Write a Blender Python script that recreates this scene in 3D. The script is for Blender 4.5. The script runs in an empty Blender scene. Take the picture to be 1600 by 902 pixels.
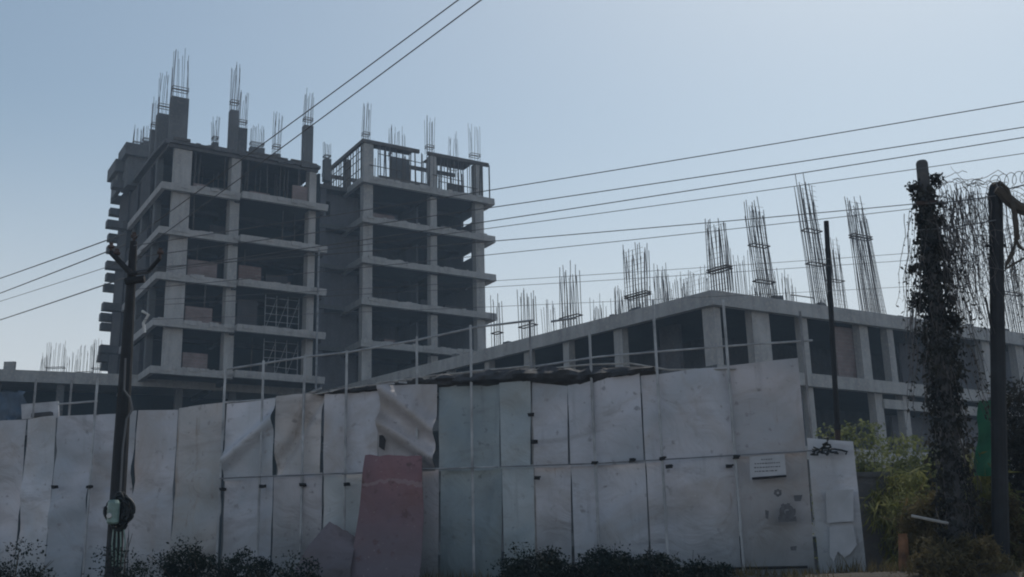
import bpy, math, random
from mathutils import Vector, Matrix, noise
random.seed(7)
R = math.radians
scn = bpy.context.scene
COL = scn.collection

# ------------------------------------------------------------------ camera
F = 1750.0                      # focal length in pixels of the 1600 wide photograph
CAM = Vector((0, 0, 1.6))
TH = math.atan(0.271); RO = math.atan(0.025)
fwd = Vector((0, math.cos(TH), math.sin(TH)))
r0 = Vector((1, 0, 0)); u0 = Vector((0, -math.sin(TH), math.cos(TH)))
rgt = r0 * math.cos(RO) - u0 * math.sin(RO)
upv = u0 * math.cos(RO) + r0 * math.sin(RO)
cd = bpy.data.cameras.new("camera"); cam = bpy.data.objects.new("camera", cd); COL.objects.link(cam)
m = Matrix((rgt, upv, -fwd)).transposed().to_4x4(); m.translation = CAM
cam.matrix_world = m
cd.sensor_width = 36; cd.lens = 36 * F / 1600; cd.clip_end = 5000; cd.clip_start = 0.1
scn.camera = cam

def ray(px, py):
    return (fwd + rgt * ((px - 800) / F) + upv * ((451 - py) / F))
def hitz(px, py, Z):
    d = ray(px, py); return CAM + d * ((Z - CAM.z) / d.z)
def at(px, py, Y):
    d = ray(px, py); return CAM + d * (Y / d.y)
def hitp(px, py, P, n):
    d = ray(px, py); return CAM + d * ((P - CAM).dot(n) / d.dot(n))

# ------------------------------------------------------------------ materials
def newmat(name):
    mt = bpy.data.materials.new(name); mt.use_nodes = True
    nt = mt.node_tree; b = nt.nodes["Principled BSDF"]
    return mt, nt, b
def nmix(nt, fac, a, b, mode='MIX'):
    n = nt.nodes.new("ShaderNodeMix"); n.data_type = 'RGBA'; n.blend_type = mode
    if isinstance(fac, float): n.inputs[0].default_value = fac
    else: nt.links.new(fac, n.inputs[0])
    for k, v in ((6, a), (7, b)):
        if isinstance(v, tuple): n.inputs[k].default_value = (*v, 1)
        else: nt.links.new(v, n.inputs[k])
    return n.outputs[2]
def nnoise(nt, scale, detail=4, vec=None, rough=.55, dist=0):
    n = nt.nodes.new("ShaderNodeTexNoise"); n.inputs["Scale"].default_value = scale
    n.inputs["Detail"].default_value = detail; n.inputs["Roughness"].default_value = rough
    n.inputs["Distortion"].default_value = dist
    if vec is not None: nt.links.new(vec, n.inputs["Vector"])
    return n.outputs["Fac"]
def nramp(nt, fac, lo, hi):
    n = nt.nodes.new("ShaderNodeMapRange"); nt.links.new(fac, n.inputs[0])
    n.inputs[1].default_value = lo; n.inputs[2].default_value = hi
    return n.outputs[0]
def ncoord(nt, sc=(1, 1, 1), kind="Object", loc=(0, 0, 0)):
    t = nt.nodes.new("ShaderNodeTexCoord"); mp = nt.nodes.new("ShaderNodeMapping")
    nt.links.new(t.outputs[kind], mp.inputs[0]); mp.inputs["Scale"].default_value = sc
    mp.inputs["Location"].default_value = loc
    return mp.outputs[0]
def nbump(nt, b, h, s, d=.02):
    n = nt.nodes.new("ShaderNodeBump"); n.inputs["Strength"].default_value = s
    n.inputs["Distance"].default_value = d
    nt.links.new(h, n.inputs["Height"]); nt.links.new(n.outputs[0], b.inputs["Normal"])

def mk_concrete(name, c, dark=.55, rough=.9, streak=True):
    mt, nt, b = newmat(name)
    v = ncoord(nt); v2 = ncoord(nt, (1.2, 1.2, .18))
    n1 = nramp(nt, nnoise(nt, .55, 6, v), .3, .72)
    n2 = nramp(nt, nnoise(nt, 2.2, 5, v2), .42, .72)
    dk = tuple(x * dark for x in c)
    wm = (min(1, c[0] * 1.12), c[1] * 1.02, c[2] * .92)
    x = nmix(nt, n1, dk, c); x = nmix(nt, nramp(nt, nnoise(nt, .25, 7, v, .7), .5, .62), x, tuple(q*.72 for q in c)); x = nmix(nt, n2, x, tuple(q * .62 for q in c)) if streak else x
    x = nmix(nt, nramp(nt, nnoise(nt, 7, 4, v), .5, .8), x, wm)
    nt.links.new(x, b.inputs["Base Color"]); b.inputs["Roughness"].default_value = rough
    nbump(nt, b, nnoise(nt, 9, 6, v), .5, .03)
    return mt
M = {}
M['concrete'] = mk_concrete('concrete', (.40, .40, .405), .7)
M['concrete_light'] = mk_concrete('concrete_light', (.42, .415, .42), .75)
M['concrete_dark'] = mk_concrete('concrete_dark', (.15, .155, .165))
M['soffit_dark'] = mk_concrete('soffit_concrete', (.075, .075, .08))  # darker copy of the slab concrete, underside shade put into the colour
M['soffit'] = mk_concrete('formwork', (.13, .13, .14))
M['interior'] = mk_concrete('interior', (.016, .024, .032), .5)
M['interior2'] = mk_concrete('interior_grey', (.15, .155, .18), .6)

def mk_brick(name, c1, c2, mort):
    mt, nt, b = newmat(name)
    v = ncoord(nt)
    sw = nt.nodes.new("ShaderNodeSeparateXYZ"); nt.links.new(v, sw.inputs[0])
    ad = nt.nodes.new("ShaderNodeMath"); nt.links.new(sw.outputs[0], ad.inputs[0]); nt.links.new(sw.outputs[1], ad.inputs[1])
    cb = nt.nodes.new("ShaderNodeCombineXYZ"); nt.links.new(ad.outputs[0], cb.inputs[0]); nt.links.new(sw.outputs[2], cb.inputs[1])
    t = nt.nodes.new("ShaderNodeTexBrick"); nt.links.new(cb.outputs[0], t.inputs["Vector"])
    t.inputs["Scale"].default_value = 1; t.inputs["Brick Width"].default_value = .42; t.inputs["Row Height"].default_value = .21
    t.inputs["Mortar Size"].default_value = .018
    t.inputs["Color1"].default_value = (*c1, 1); t.inputs["Color2"].default_value = (*c2, 1); t.inputs["Mortar"].default_value = (*mort, 1)
    x = nmix(nt, nramp(nt, nnoise(nt, 1.2, 5, v), .35, .75), t.outputs[0], tuple(q * .6 for q in c1))
    nt.links.new(x, b.inputs["Base Color"]); b.inputs["Roughness"].default_value = .95
    nbump(nt, b, t.outputs[1], .4, .02)
    return mt
M['brick'] = mk_brick('brick', (.20, .125, .11), (.155, .10, .09), (.2, .19, .18))
M['brick_dark'] = mk_brick('brick_dark', (.06, .055, .06), (.05, .048, .052), (.07, .07, .07))
M['block'] = mk_brick('grey_block', (.25, .185, .175), (.21, .16, .155), (.24, .22, .22))

def mk_plain(name, c, rough=.6, metal=0., ns=6., var=.35, bump=.2):
    mt, nt, b = newmat(name); v = ncoord(nt)
    x = nmix(nt, nramp(nt, nnoise(nt, ns, 5, v), .3, .7), tuple(q * (1 - var) for q in c), tuple(min(1, q * (1 + var)) for q in c))
    nt.links.new(x, b.inputs["Base Color"]); b.inputs["Roughness"].default_value = rough; b.inputs["Metallic"].default_value = metal
    if bump: nbump(nt, b, nnoise(nt, ns * 3, 4, v), bump, .01)
    return mt
M['rebar'] = mk_plain('rebar_steel', (.10, .085, .08), .8, .2, 3)
M['pipe'] = mk_plain('galvanised_pipe', (.33, .34, .36), .5, .1, 4)
M['pipe_dark'] = mk_plain('weathered_pipe', (.2, .205, .22), .6, .1, 4)
M['pole'] = mk_plain('tarred_pole', (.016, .017, .020), .8, 0, 5)
M['pole_steel'] = mk_plain('rusted_steel', (.075, .05, .045), .75, .2, 3)
M['pole_rcc'] = mk_concrete('weathered_pole', (.10, .10, .105), .6)
M['wire'] = mk_plain('cable', (.10, .105, .115), .6, 0, 2, .1, 0)
M['coil'] = mk_plain('black_cable', (.010, .014, .016), .6, 0, 2, .1, 0)
M['ceramic'] = mk_plain('ceramic', (.5, .5, .5), .3, 0, 5)
M['white'] = mk_plain('white_sheet', (.36, .37, .40), .6, 0, 3)
M['green_sheet'] = mk_plain('green_net', (.02, .16, .085), .7, 0, 3)
M['blue'] = mk_plain('blue_tarp', (.085, .125, .18), .6, 0, 2)
M['tarp'] = mk_plain('dark_tarp', (.045, .048, .055), .8, 0, 4, .5, .6)
M['bamboo'] = mk_plain('pale_pole', (.32, .31, .30), .7, 0, 4)
M['timber'] = mk_plain('formwork_timber', (.09, .08, .075), .9, 0, 4)
M['meter'] = mk_plain('meter_case', (.16, .24, .22), .4, 0, 8)
M['orange'] = mk_plain('rusty_orange', (.20, .095, .045), .8, 0, 6, .6)
M['bark'] = mk_plain('bark', (.06, .05, .04), .9, 0, 8)
M['twig'] = mk_plain('dry_twig', (.13, .12, .12), .9, 0, 5)
M['ink'] = mk_plain('black_ink', (.03, .03, .035), .8, 0, 20, .2, 0)  # flat dark colour for the shade inside the torn slit
M['ink_soft'] = mk_plain('faded_ink', (.11, .11, .12), .8, 0, 20, .3, 0)
M['notice'] = mk_plain('notice_board', (.42, .43, .46), .6, 0, 5, .12, 0)

def mk_leaf(name, c1, c2, tr=.25):
    mt, nt, b = newmat(name); v = ncoord(nt)
    x = nmix(nt, nramp(nt, nnoise(nt, 3.5, 4, v), .35, .65), c1, c2)
    nt.links.new(x, b.inputs["Base Color"]); b.inputs["Roughness"].default_value = .85; b.inputs["Specular IOR Level"].default_value = .12
    t = nt.nodes.new("ShaderNodeBsdfTranslucent"); nt.links.new(x, t.inputs[0])
    mx = nt.nodes.new("ShaderNodeMixShader"); mx.inputs[0].default_value = tr
    nt.links.new(b.outputs[0], mx.inputs[1]); nt.links.new(t.outputs[0], mx.inputs[2])
    nt.links.new(mx.outputs[0], nt.nodes["Material Output"].inputs[0])
    return mt
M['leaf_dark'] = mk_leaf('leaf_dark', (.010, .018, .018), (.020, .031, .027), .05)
M['leaf_vine'] = mk_leaf('leaf_vine', (.025, .028, .028), (.06, .058, .05), .2)
M['leaf_green'] = mk_leaf('leaf_green', (.10, .125, .06), (.22, .24, .12), .4)
M['leaf_yellow'] = mk_leaf('leaf_yellow', (.13, .15, .055), (.28, .28, .12), .4)
M['leaf_brown'] = mk_leaf('leaf_brown', (.07, .06, .035), (.17, .14, .075), .25)

def mk_sheet(name, c, rust=0., stain=(.5, .5, .5), seed=0., rough=.5, metal=.12, rpos=(.62, .8)):
    c = tuple(min(.62, q*1.13) for q in c)
    mt, nt, b = newmat(name)
    v = ncoord(nt, (1, 1, 1), loc=(seed, seed * 2, seed * .7)); vs = ncoord(nt, (3.5, 3.5, .35), loc=(seed, 0, seed))
    n1 = nramp(nt, nnoise(nt, .7, 4, v, .5, 1.0), .32, .68)
    x = nmix(nt, n1, tuple(q * k for q, k in zip(c, (.70, .76, .78))), tuple(q * 1.08 for q in c))
    vh = ncoord(nt, (.5, .5, 1.9), loc=(seed, 3, seed))
    x = nmix(nt, nramp(nt, nnoise(nt, 1.1, 5, vh, .6, 1.5), .56, .74), x, tuple(q * .70 for q in c))
    x = nmix(nt, nramp(nt, nnoise(nt, 1.6, 6, vs), .60, .95), x, tuple(q * s for q, s in zip(c, stain)))
    x = nmix(nt, nramp(nt, nnoise(nt, 9, 5, v), .62, .70), x, tuple(q * .60 for q in c))
    x = nmix(nt, nramp(nt, nnoise(nt, .45, 6, v, .65, .8), .52, .70), x, tuple(q * k for q, k in zip(c, (.72, .68, .62))))
    vr = ncoord(nt, (16, 16, .5), loc=(seed*3, 0, seed))
    x = nmix(nt, nramp(nt, nnoise(nt, 1.0, 3, vr), .70, .80), x, tuple(q * k for q, k in zip(c, (.62, .52, .44))))
    x = nmix(nt, nramp(nt, nnoise(nt, 38, 3, v), .70, .74), x, tuple(q * 1.25 for q in c))
    if rust > 0:
        f = nramp(nt, nnoise(nt, 1.5, 6, vs, .65), rpos[0], rpos[1])
        mu = nt.nodes.new("ShaderNodeMath"); mu.operation = 'MULTIPLY'; nt.links.new(f, mu.inputs[0]); mu.inputs[1].default_value = rust
        x = nmix(nt, mu.outputs[0], x, (.20, .125, .06))
    # grime rising from the foot of the sheets
    sw = nt.nodes.new("ShaderNodeSeparateXYZ"); nt.links.new(ncoord(nt), sw.inputs[0])
    g = nt.nodes.new("ShaderNodeMapRange"); nt.links.new(sw.outputs[2], g.inputs[0])
    g.inputs[1].default_value = .95; g.inputs[2].default_value = -.05; g.inputs[3].default_value = 0; g.inputs[4].default_value = .8
    x = nmix(nt, g.outputs[0], x, tuple(q * k for q, k in zip(c, (.30, .36, .36))))
    nt.links.new(x, b.inputs["Base Color"]); b.inputs["Metallic"].default_value = metal
    rr = nt.nodes.new("ShaderNodeMapRange"); nt.links.new(nnoise(nt, 3, 5, v), rr.inputs[0])
    rr.inputs[3].default_value = rough - .1; rr.inputs[4].default_value = rough + .3
    nt.links.new(rr.outputs[0], b.inputs["Roughness"])
    nbump(nt, b, nnoise(nt, 1.7, 4, v, .5, 1.2), .5, .12)
    return mt
SH = [mk_sheet('sheet_steel_a', (0.480, 0.474, 0.516), .25, seed=1), mk_sheet('sheet_steel_b', (0.432, 0.432, 0.474), .1, seed=5.3),
      mk_sheet('sheet_steel_c', (0.516, 0.510, 0.546), .15, seed=9.1), mk_sheet('sheet_steel_d', (0.480, 0.462, 0.492), .4, (.62, .5, .42), seed=3.7), mk_sheet('sheet_steel_e', (.41, .425, .44), .2, seed=13.3), mk_sheet('sheet_steel_f', (.415, .395, .415), .35, seed=17.3)]
S_teal = mk_sheet('sheet_teal', (.265, .305, .33), 0., seed=2); S_lt = mk_sheet('sheet_pale_teal', (.375, .405, .43), 0., seed=6)
S_rust = mk_sheet('sheet_rust', (.46, .43, .43), .75, (.8, .72, .6), seed=8, rpos=(.56, .72))
S_red = mk_sheet('sheet_red', (.215, .115, .128), .4, (.5, .8, .9), seed=4, rough=.6, metal=.05, rpos=(.6, .75))
def fade_red(mt):
    nt = mt.node_tree; b = nt.nodes["Principled BSDF"]; src = b.inputs["Base Color"].links[0].from_socket
    v = ncoord(nt); sz = nt.nodes.new("ShaderNodeSeparateXYZ"); nt.links.new(v, sz.inputs[0])
    ad = nt.nodes.new("ShaderNodeMath"); ad.operation = 'MULTIPLY_ADD'; nt.links.new(nnoise(nt, 2.0, 5, v), ad.inputs[0]); ad.inputs[1].default_value = .7; nt.links.new(sz.outputs[2], ad.inputs[2])
    x = nmix(nt, nramp(nt, ad.outputs[0], 1.9, .7), src, (.15, .12, .135))
    bd = nt.nodes.new("ShaderNodeMath"); bd.operation = 'COMPARE'; nt.links.new(ad.outputs[0], bd.inputs[0]); bd.inputs[1].default_value = 1.92; bd.inputs[2].default_value = .035
    mu = nt.nodes.new("ShaderNodeMath"); mu.operation = 'MULTIPLY'; nt.links.new(bd.outputs[0], mu.inputs[0]); mu.inputs[1].default_value = .5
    x = nmix(nt, mu.outputs[0], x, (.30, .24, .25))
    x = nmix(nt, nramp(nt, nnoise(nt, 6, 6, v), .60, .68), x, (.12, .07, .07))
    x = nmix(nt, nramp(nt, nnoise(nt, 22, 3, v), .68, .72), x, (.30, .24, .25))
    nt.links.new(x, b.inputs["Base Color"])
fade_red(S_red)
S_grey = mk_sheet('sheet_grey', (.21, .17, .185), .1, seed=11)

# ------------------------------------------------------------------ mesh helpers
class MB:
    def __init__(s): s.v = []; s.f = []
    def quad(s, a, b, c, d):
        n = len(s.v); s.v += [Vector(a), Vector(b), Vector(c), Vector(d)]; s.f.append((n, n+1, n+2, n+3))
    def hexa(s, p):         # 8 points: bottom ring then top ring
        n = len(s.v); s.v += [Vector(q) for q in p]
        for f in ((3,2,1,0),(4,5,6,7),(0,1,5,4),(1,2,6,5),(2,3,7,6),(3,0,4,7)): s.f.append(tuple(n+i for i in f))
    def box(s, a, b):
        (x0,y0,z0),(x1,y1,z1) = a, b
        x0,x1 = min(x0,x1),max(x0,x1); y0,y1=min(y0,y1),max(y0,y1); z0,z1=min(z0,z1),max(z0,z1)
        s.hexa([(x0,y0,z0),(x1,y0,z0),(x1,y1,z0),(x0,y1,z0),(x0,y0,z1),(x1,y0,z1),(x1,y1,z1),(x0,y1,z1)])
    def prism(s, poly, z0, z1):
        n = len(s.v); k = len(poly)
        s.v += [Vector((p[0], p[1], z0)) for p in poly] + [Vector((p[0], p[1], z1)) for p in poly]
        s.f.append(tuple(n + i for i in range(k))[::-1]); s.f.append(tuple(n + k + i for i in range(k)))
        for i in range(k): j = (i+1) % k; s.f.append((n+i, n+j, n+k+j, n+k+i))
    def tube(s, pts, r, sides=6, cap=True):
        pts = [Vector(p) for p in pts]; n0 = len(s.v); K = len(pts)
        for i, p in enumerate(pts):
            d = (pts[min(i+1, K-1)] - pts[max(i-1, 0)])
            if d.length < 1e-9: d = Vector((0, 0, 1))
            d.normalize()
            a = d.cross(Vector((0, 0, 1)) if abs(d.z) < .9 else Vector((1, 0, 0))).normalized(); b = d.cross(a)
            rr = r[i] if isinstance(r, (list, tuple)) else r
            for q in range(sides):
                t = 2*math.pi*q/sides; s.v.append(p + a*math.cos(t)*rr + b*math.sin(t)*rr)
        for i in range(K-1):
            for q in range(sides):
                w = (q+1) % sides
                s.f.append((n0+i*sides+q, n0+i*sides+w, n0+(i+1)*sides+w, n0+(i+1)*sides+q))
        if cap:
            s.f.append(tuple(n0+q for q in range(sides))[::-1]); s.f.append(tuple(n0+(K-1)*sides+q for q in range(sides)))
    def leaf(s, p, d, n, L, W):
        side = d.cross(n)
        if side.length < 1e-6: side = Vector((1, 0, 0))
        side.normalize(); mid = p + d*L*.5
        s.quad(p, mid + side*W*.5, p + d*L, mid - side*W*.5)
    def build(s, name, mat, parent=None, origin=None, smooth=False):
        o0 = Vector(origin) if origin is not None else Vector((0, 0, 0))
        me = bpy.data.meshes.new(name)
        me.from_pydata([tuple(v - o0) for v in s.v], [], s.f); me.update()
        if smooth:
            for p in me.polygons: p.use_smooth = True
        me.materials.append(mat)
        o = bpy.data.objects.new(name, me); COL.objects.link(o)
        if parent is not None: o.parent = parent
        elif origin is not None: o.location = o0
        return o
def rnd(a, b): return random.uniform(a, b)
def rdir():
    while True:
        v = Vector((rnd(-1,1), rnd(-1,1), rnd(-1,1)))
        if .05 < v.length < 1: return v.normalized()
def empty(name, loc, rz=0):
    o = bpy.data.objects.new(name, None); COL.objects.link(o); o.location = loc; o.rotation_euler = (0, 0, rz)
    o.empty_display_size = .3
    return o
def tag(o, label=None, cat=None, group=None, kind=None):
    if label: o['label'] = label
    if cat: o['category'] = cat
    if group: o['group'] = group
    if kind: o['kind'] = kind
    return o
class Frame:
    """local axes u (along), v (back), z for a building root"""
    def __init__(s, P, d):
        s.P = Vector((P.x, P.y, 0)); d = Vector((d.x, d.y, 0)).normalized()
        s.u = d; s.v = Vector((-d.y, d.x, 0)); s.rz = math.atan2(d.y, d.x)
    def loc(s, W): q = W - s.P; return Vector((q.dot(s.u), q.dot(s.v), W.z))
    def w(s, u, v, z): return s.P + s.u*u + s.v*v + Vector((0, 0, z))
    def on_v(s, px, py, v): return s.loc(hitp(px, py, s.P + s.v*v, s.v))
    def on_u(s, px, py, u): return s.loc(hitp(px, py, s.P + s.u*u, s.u))

def grid_wall(mb, axis, c0, c1, a0, a1, z0, z1, holes):
    """wall slab between c0..c1 across, a0..a1 along, with rectangular holes (a,b,zlo,zhi)"""
    xs = sorted({a0, a1, *[min(max(h[0], a0), a1) for h in holes], *[min(max(h[1], a0), a1) for h in holes]})
    zs = sorted({z0, z1, *[min(max(h[2], z0), z1) for h in holes], *[min(max(h[3], z0), z1) for h in holes]})
    for i in range(len(xs)-1):
        run = None
        for j in range(len(zs)-1):
            xm = (xs[i]+xs[i+1])/2; zm = (zs[j]+zs[j+1])/2
            hole = any(h[0] < xm < h[1] and h[2] < zm < h[3] for h in holes)
            if not hole:
                if run is None: run = [zs[j], zs[j+1]]
                else: run[1] = zs[j+1]
            if (hole or j == len(zs)-2) and run:
                if axis == 'u': mb.box((xs[i], c0, run[0]), (xs[i+1], c1, run[1]))
                else: mb.box((c0, xs[i], run[0]), (c1, xs[i+1], run[1]))
                run = None

# rebar cage: long starter bars with binding rings, splayed a little
def cage(mb, base, w, d, h, lean=0., taper=0., ax=Vector((1, 0, 0)), ay=Vector((0, 1, 0)), nx=5, r=.016, ties=(.22,), jit=.14, fine=False):
    bars = []
    for i in range(nx):
        for j in (0, 1):
            fx = (i/(nx-1) - .5) if nx > 1 else 0
            bars.append((fx, j - .5))
    if d > .3: bars += [(-.5, 0), (.5, 0)]
    for fx, fy in bars:
        hh = h * rnd(1-jit, 1.04); b = base + ax*fx*w + ay*fy*d
        sp = 1 - taper
        bend = rnd(-.035, .035)*h
        pts = []
        for q in range(5):
            t = q/4
            pts.append(base + ax*(fx*w*(1-(1-sp)*t) + lean*t*h + bend*t*t) + ay*(fy*d*(1-(1-sp)*t) + rnd(-.01, .01)) + Vector((0, 0, hh*t)))
        mb.tube(pts, r, 4)
    for t in ties:
        z = t*h; s_ = 1 - taper*t; c = base + ax*lean*z + Vector((0, 0, z))
        cs = [c + ax*a*w*.54*s_ + ay*b_*d*.56*s_ for a, b_ in ((-1,-1),(1,-1),(1,1),(-1,1),(-1,-1))]
        for a, b_ in zip(cs, cs[1:]): mb.tube([a, b_], r*1.9, 4)
    if fine:
        for q in range(int(h/.28)):
            z = q*.28+.1; c = base + ax*lean*z + Vector((0, 0, z)); s_ = 1 - taper*z/h
            a = c - ax*w*.5*s_ - ay*d*.5*s_; b_ = c + ax*w*.5*s_ - ay*d*.5*s_
            mb.tube([a, b_ + Vector((0,0,rnd(-.06,.06)))], r*.45, 3)

# ------------------------------------------------------------------ world, sun, haze
w = bpy.data.worlds.new("World"); scn.world = w; w.use_nodes = True
nt = w.node_tree; bg = nt.nodes["Background"]
sky = nt.nodes.new("ShaderNodeTexSky"); sky.sky_type = 'NISHITA'; sky.sun_disc = False
SUN_EL, SUN_AZ = 53, 27        # azimuth to the right of the view direction (+Y)
sky.sun_elevation = R(SUN_EL); sky.sun_rotation = R(SUN_AZ)
sky.air_density = 1.0; sky.dust_density = 1.5; sky.ozone_density = 3; sky.altitude = 300
SKYMIX = nt.nodes.new("ShaderNodeHueSaturation"); nt.links.new(sky.outputs[0], SKYMIX.inputs["Color"])
SKYMIX.inputs["Saturation"].default_value = .92; SKYMIX.inputs["Value"].default_value = 1
# pale dusty band towards the horizon
geo = nt.nodes.new("ShaderNodeTexCoord"); sx = nt.nodes.new("ShaderNodeSeparateXYZ"); nt.links.new(geo.outputs["Generated"], sx.inputs[0])
hb_ = nt.nodes.new("ShaderNodeMapRange"); hb_.interpolation_type = 'SMOOTHSTEP'; nt.links.new(sx.outputs[2], hb_.inputs[0])
hb_.inputs[1].default_value = .42; hb_.inputs[2].default_value = .12; hb_.inputs[3].default_value = 0; hb_.inputs[4].default_value = .8
SKS = .124
tn = nmix(nt, 1.0, SKYMIX.outputs[0], (.95, .965, .845), 'MULTIPLY')
tn = nmix(nt, hb_.outputs[0], tn, (.65/SKS, .71/SKS, .79/SKS))
nt.links.new(tn, bg.inputs[0]); bg.inputs[1].default_value = SKS
sd = bpy.data.lights.new("sun", 'SUN'); sun = bpy.data.objects.new("sun", sd); COL.objects.link(sun)
sd.energy = 2.2; sd.angle = R(.6); sd.color = (1, .95, .87)
dirn = Vector((math.sin(R(SUN_AZ))*math.cos(R(SUN_EL)), math.cos(R(SUN_AZ))*math.cos(R(SUN_EL)), math.sin(R(SUN_EL))))
sun.rotation_euler = dirn.to_track_quat('Z', 'Y').to_euler(); sun.location = dirn*80

hz, hn, hb = newmat('haze')
hn.nodes.remove(hb)
vs = hn.nodes.new("ShaderNodeVolumePrincipled") if False else hn.nodes.new("ShaderNodeVolumeScatter")
vs.inputs["Color"].default_value = (.50, .72, 1, 1); vs.inputs["Density"].default_value = .0011; vs.inputs["Anisotropy"].default_value = .25
hn.links.new(vs.outputs[0], hn.nodes["Material Output"].inputs["Volume"])
mb = MB(); mb.box((-220, -60, -6), (220, 260, 70))
tag(mb.build('haze', hz), kind='structure')

# ------------------------------------------------------------------ ground
FA = at(1200, 720, 15.5); FB = at(100, 720, 18.1)
fd = Vector((FB.x-FA.x, FB.y-FA.y, 0)).normalized()*-1      # fence direction, left to right
fn = Vector((fd.y, -fd.x, 0))                               # towards the camera
FP = Vector((FA.x, FA.y, 0))
gm, gn, gb = newmat('earth')
v = ncoord(gn)
x = nmix(gn, nramp(gn, nnoise(gn, .4, 8, v), .35, .65), (.045, .04, .035), (.085, .075, .065))
x = nmix(gn, nramp(gn, nnoise(gn, 6, 6, v), .5, .7), x, (.06, .055, .04))
gy = gn.nodes.new("ShaderNodeSeparateXYZ"); gn.links.new(v, gy.inputs[0])
x = nmix(gn, nramp(gn, gy.outputs[1], 12.0, 10.0), x, nmix(gn, nramp(gn, nnoise(gn, .8, 8, v), .35, .65), (.30, .27, .235), (.42, .385, .335)))  # near ground out of view, made paler to bounce light onto the fence
gn.links.new(x, gb.inputs["Base Color"]); gb.inputs["Roughness"].default_value = 1
nbump(gn, gb, nnoise(gn, 4, 8, v), .8, .1)
def sst(a, b, t): t = max(0, min(1, (t-a)/(b-a))); return t*t*(3-2*t)
def gz(x, y):
    d = (Vector((x, y, 0)) - FP).dot(fn)        # + towards camera
    z = 1.74*(1 - sst(1.2, 6.5, d)) if d > 0 else 1.74 - .7*sst(.8, 5, -d)
    far = math.hypot(x, y)
    return z + (noise.noise(Vector((x*.35, y*.35, 0)))*.10 if far < 60 and d > .6 else 0)
mb = MB()
def axis(step_in, r_in, r_out):
    a = [0]; s = step_in
    while a[-1] < r_out:
        a.append(a[-1]+s)
        if a[-1] > r_in: s *= 1.35
    return [-q for q in a[:0:-1]] + a
xs = axis(.8, 26, 2600); ys = [q+10 for q in axis(.8, 22, 2600)]
nx_, ny_ = len(xs), len(ys)
mb.v = [Vector((x, y, gz(x, y))) for y in ys for x in xs]
mb.f = [(j*nx_+i, j*nx_+i+1, (j+1)*nx_+i+1, (j+1)*nx_+i) for j in range(ny_-1) for i in range(nx_-1)]
tag(mb.build('ground', gm, smooth=True), kind='structure')
# asphalt road the picture is taken from
rm = mk_plain('asphalt', (.05, .05, .053), .9, 0, 3)
mb = MB()
cx = [(-90 + 3*i) for i in range(61)]
for a, b in zip(cx, cx[1:]):
    p = [FP + fd*a + fn*8.2, FP + fd*b + fn*8.2, FP + fd*b + fn*15.5, FP + fd*a + fn*15.5]
    mb.quad(*[Vector((q.x, q.y, .12)) for q in p])
tag(mb.build('road', rm), kind='structure')

FLOOR = 3.06; ZP = 15.8
def lev(k): return ZP + FLOOR*k

# ------------------------------------------------------------------ TOWER, nearer block
T0 = hitz(253, 283, lev(4)); T1 = hitz(509, 324, lev(4))
TF = Frame(T0, T1 - T0)
UL = TF.loc(T1).x
print("tower", T0, "len", UL, "rz", math.degrees(TF.rz))
root = empty('unfinished_tower', TF.w(0, 0, 1.0), TF.rz)
tag(root, 'nearer left tower block, tall column stubs on its roof, balcony slabs down its left side', 'building')
def B(mb, name, mat, root=root, smooth=False):   # local coords: z relative to root z
    return mb.build(name, mat, root, origin=(0, 0, root.location.z), smooth=smooth)
cols = []
for a, b in ((264, 292), (356, 371), (481, 492)):
    cols.append((TF.on_v(a, 400, .45).x, TF.on_v(b, 400, .45).x))
DV = 9.9
bal = []      # balconies on the left side: v range, reach
for D_, px in ((76.2, 166), (79.2, 164), (82.2, 168)):
    q = TF.loc(at(px, 400, D_)); bal.append((q.y, q.y+.7, q.x, TF.loc(at(186, 400, D_+2.5)).x))
ujog = TF.on_v(372, 400, 0).x
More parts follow.
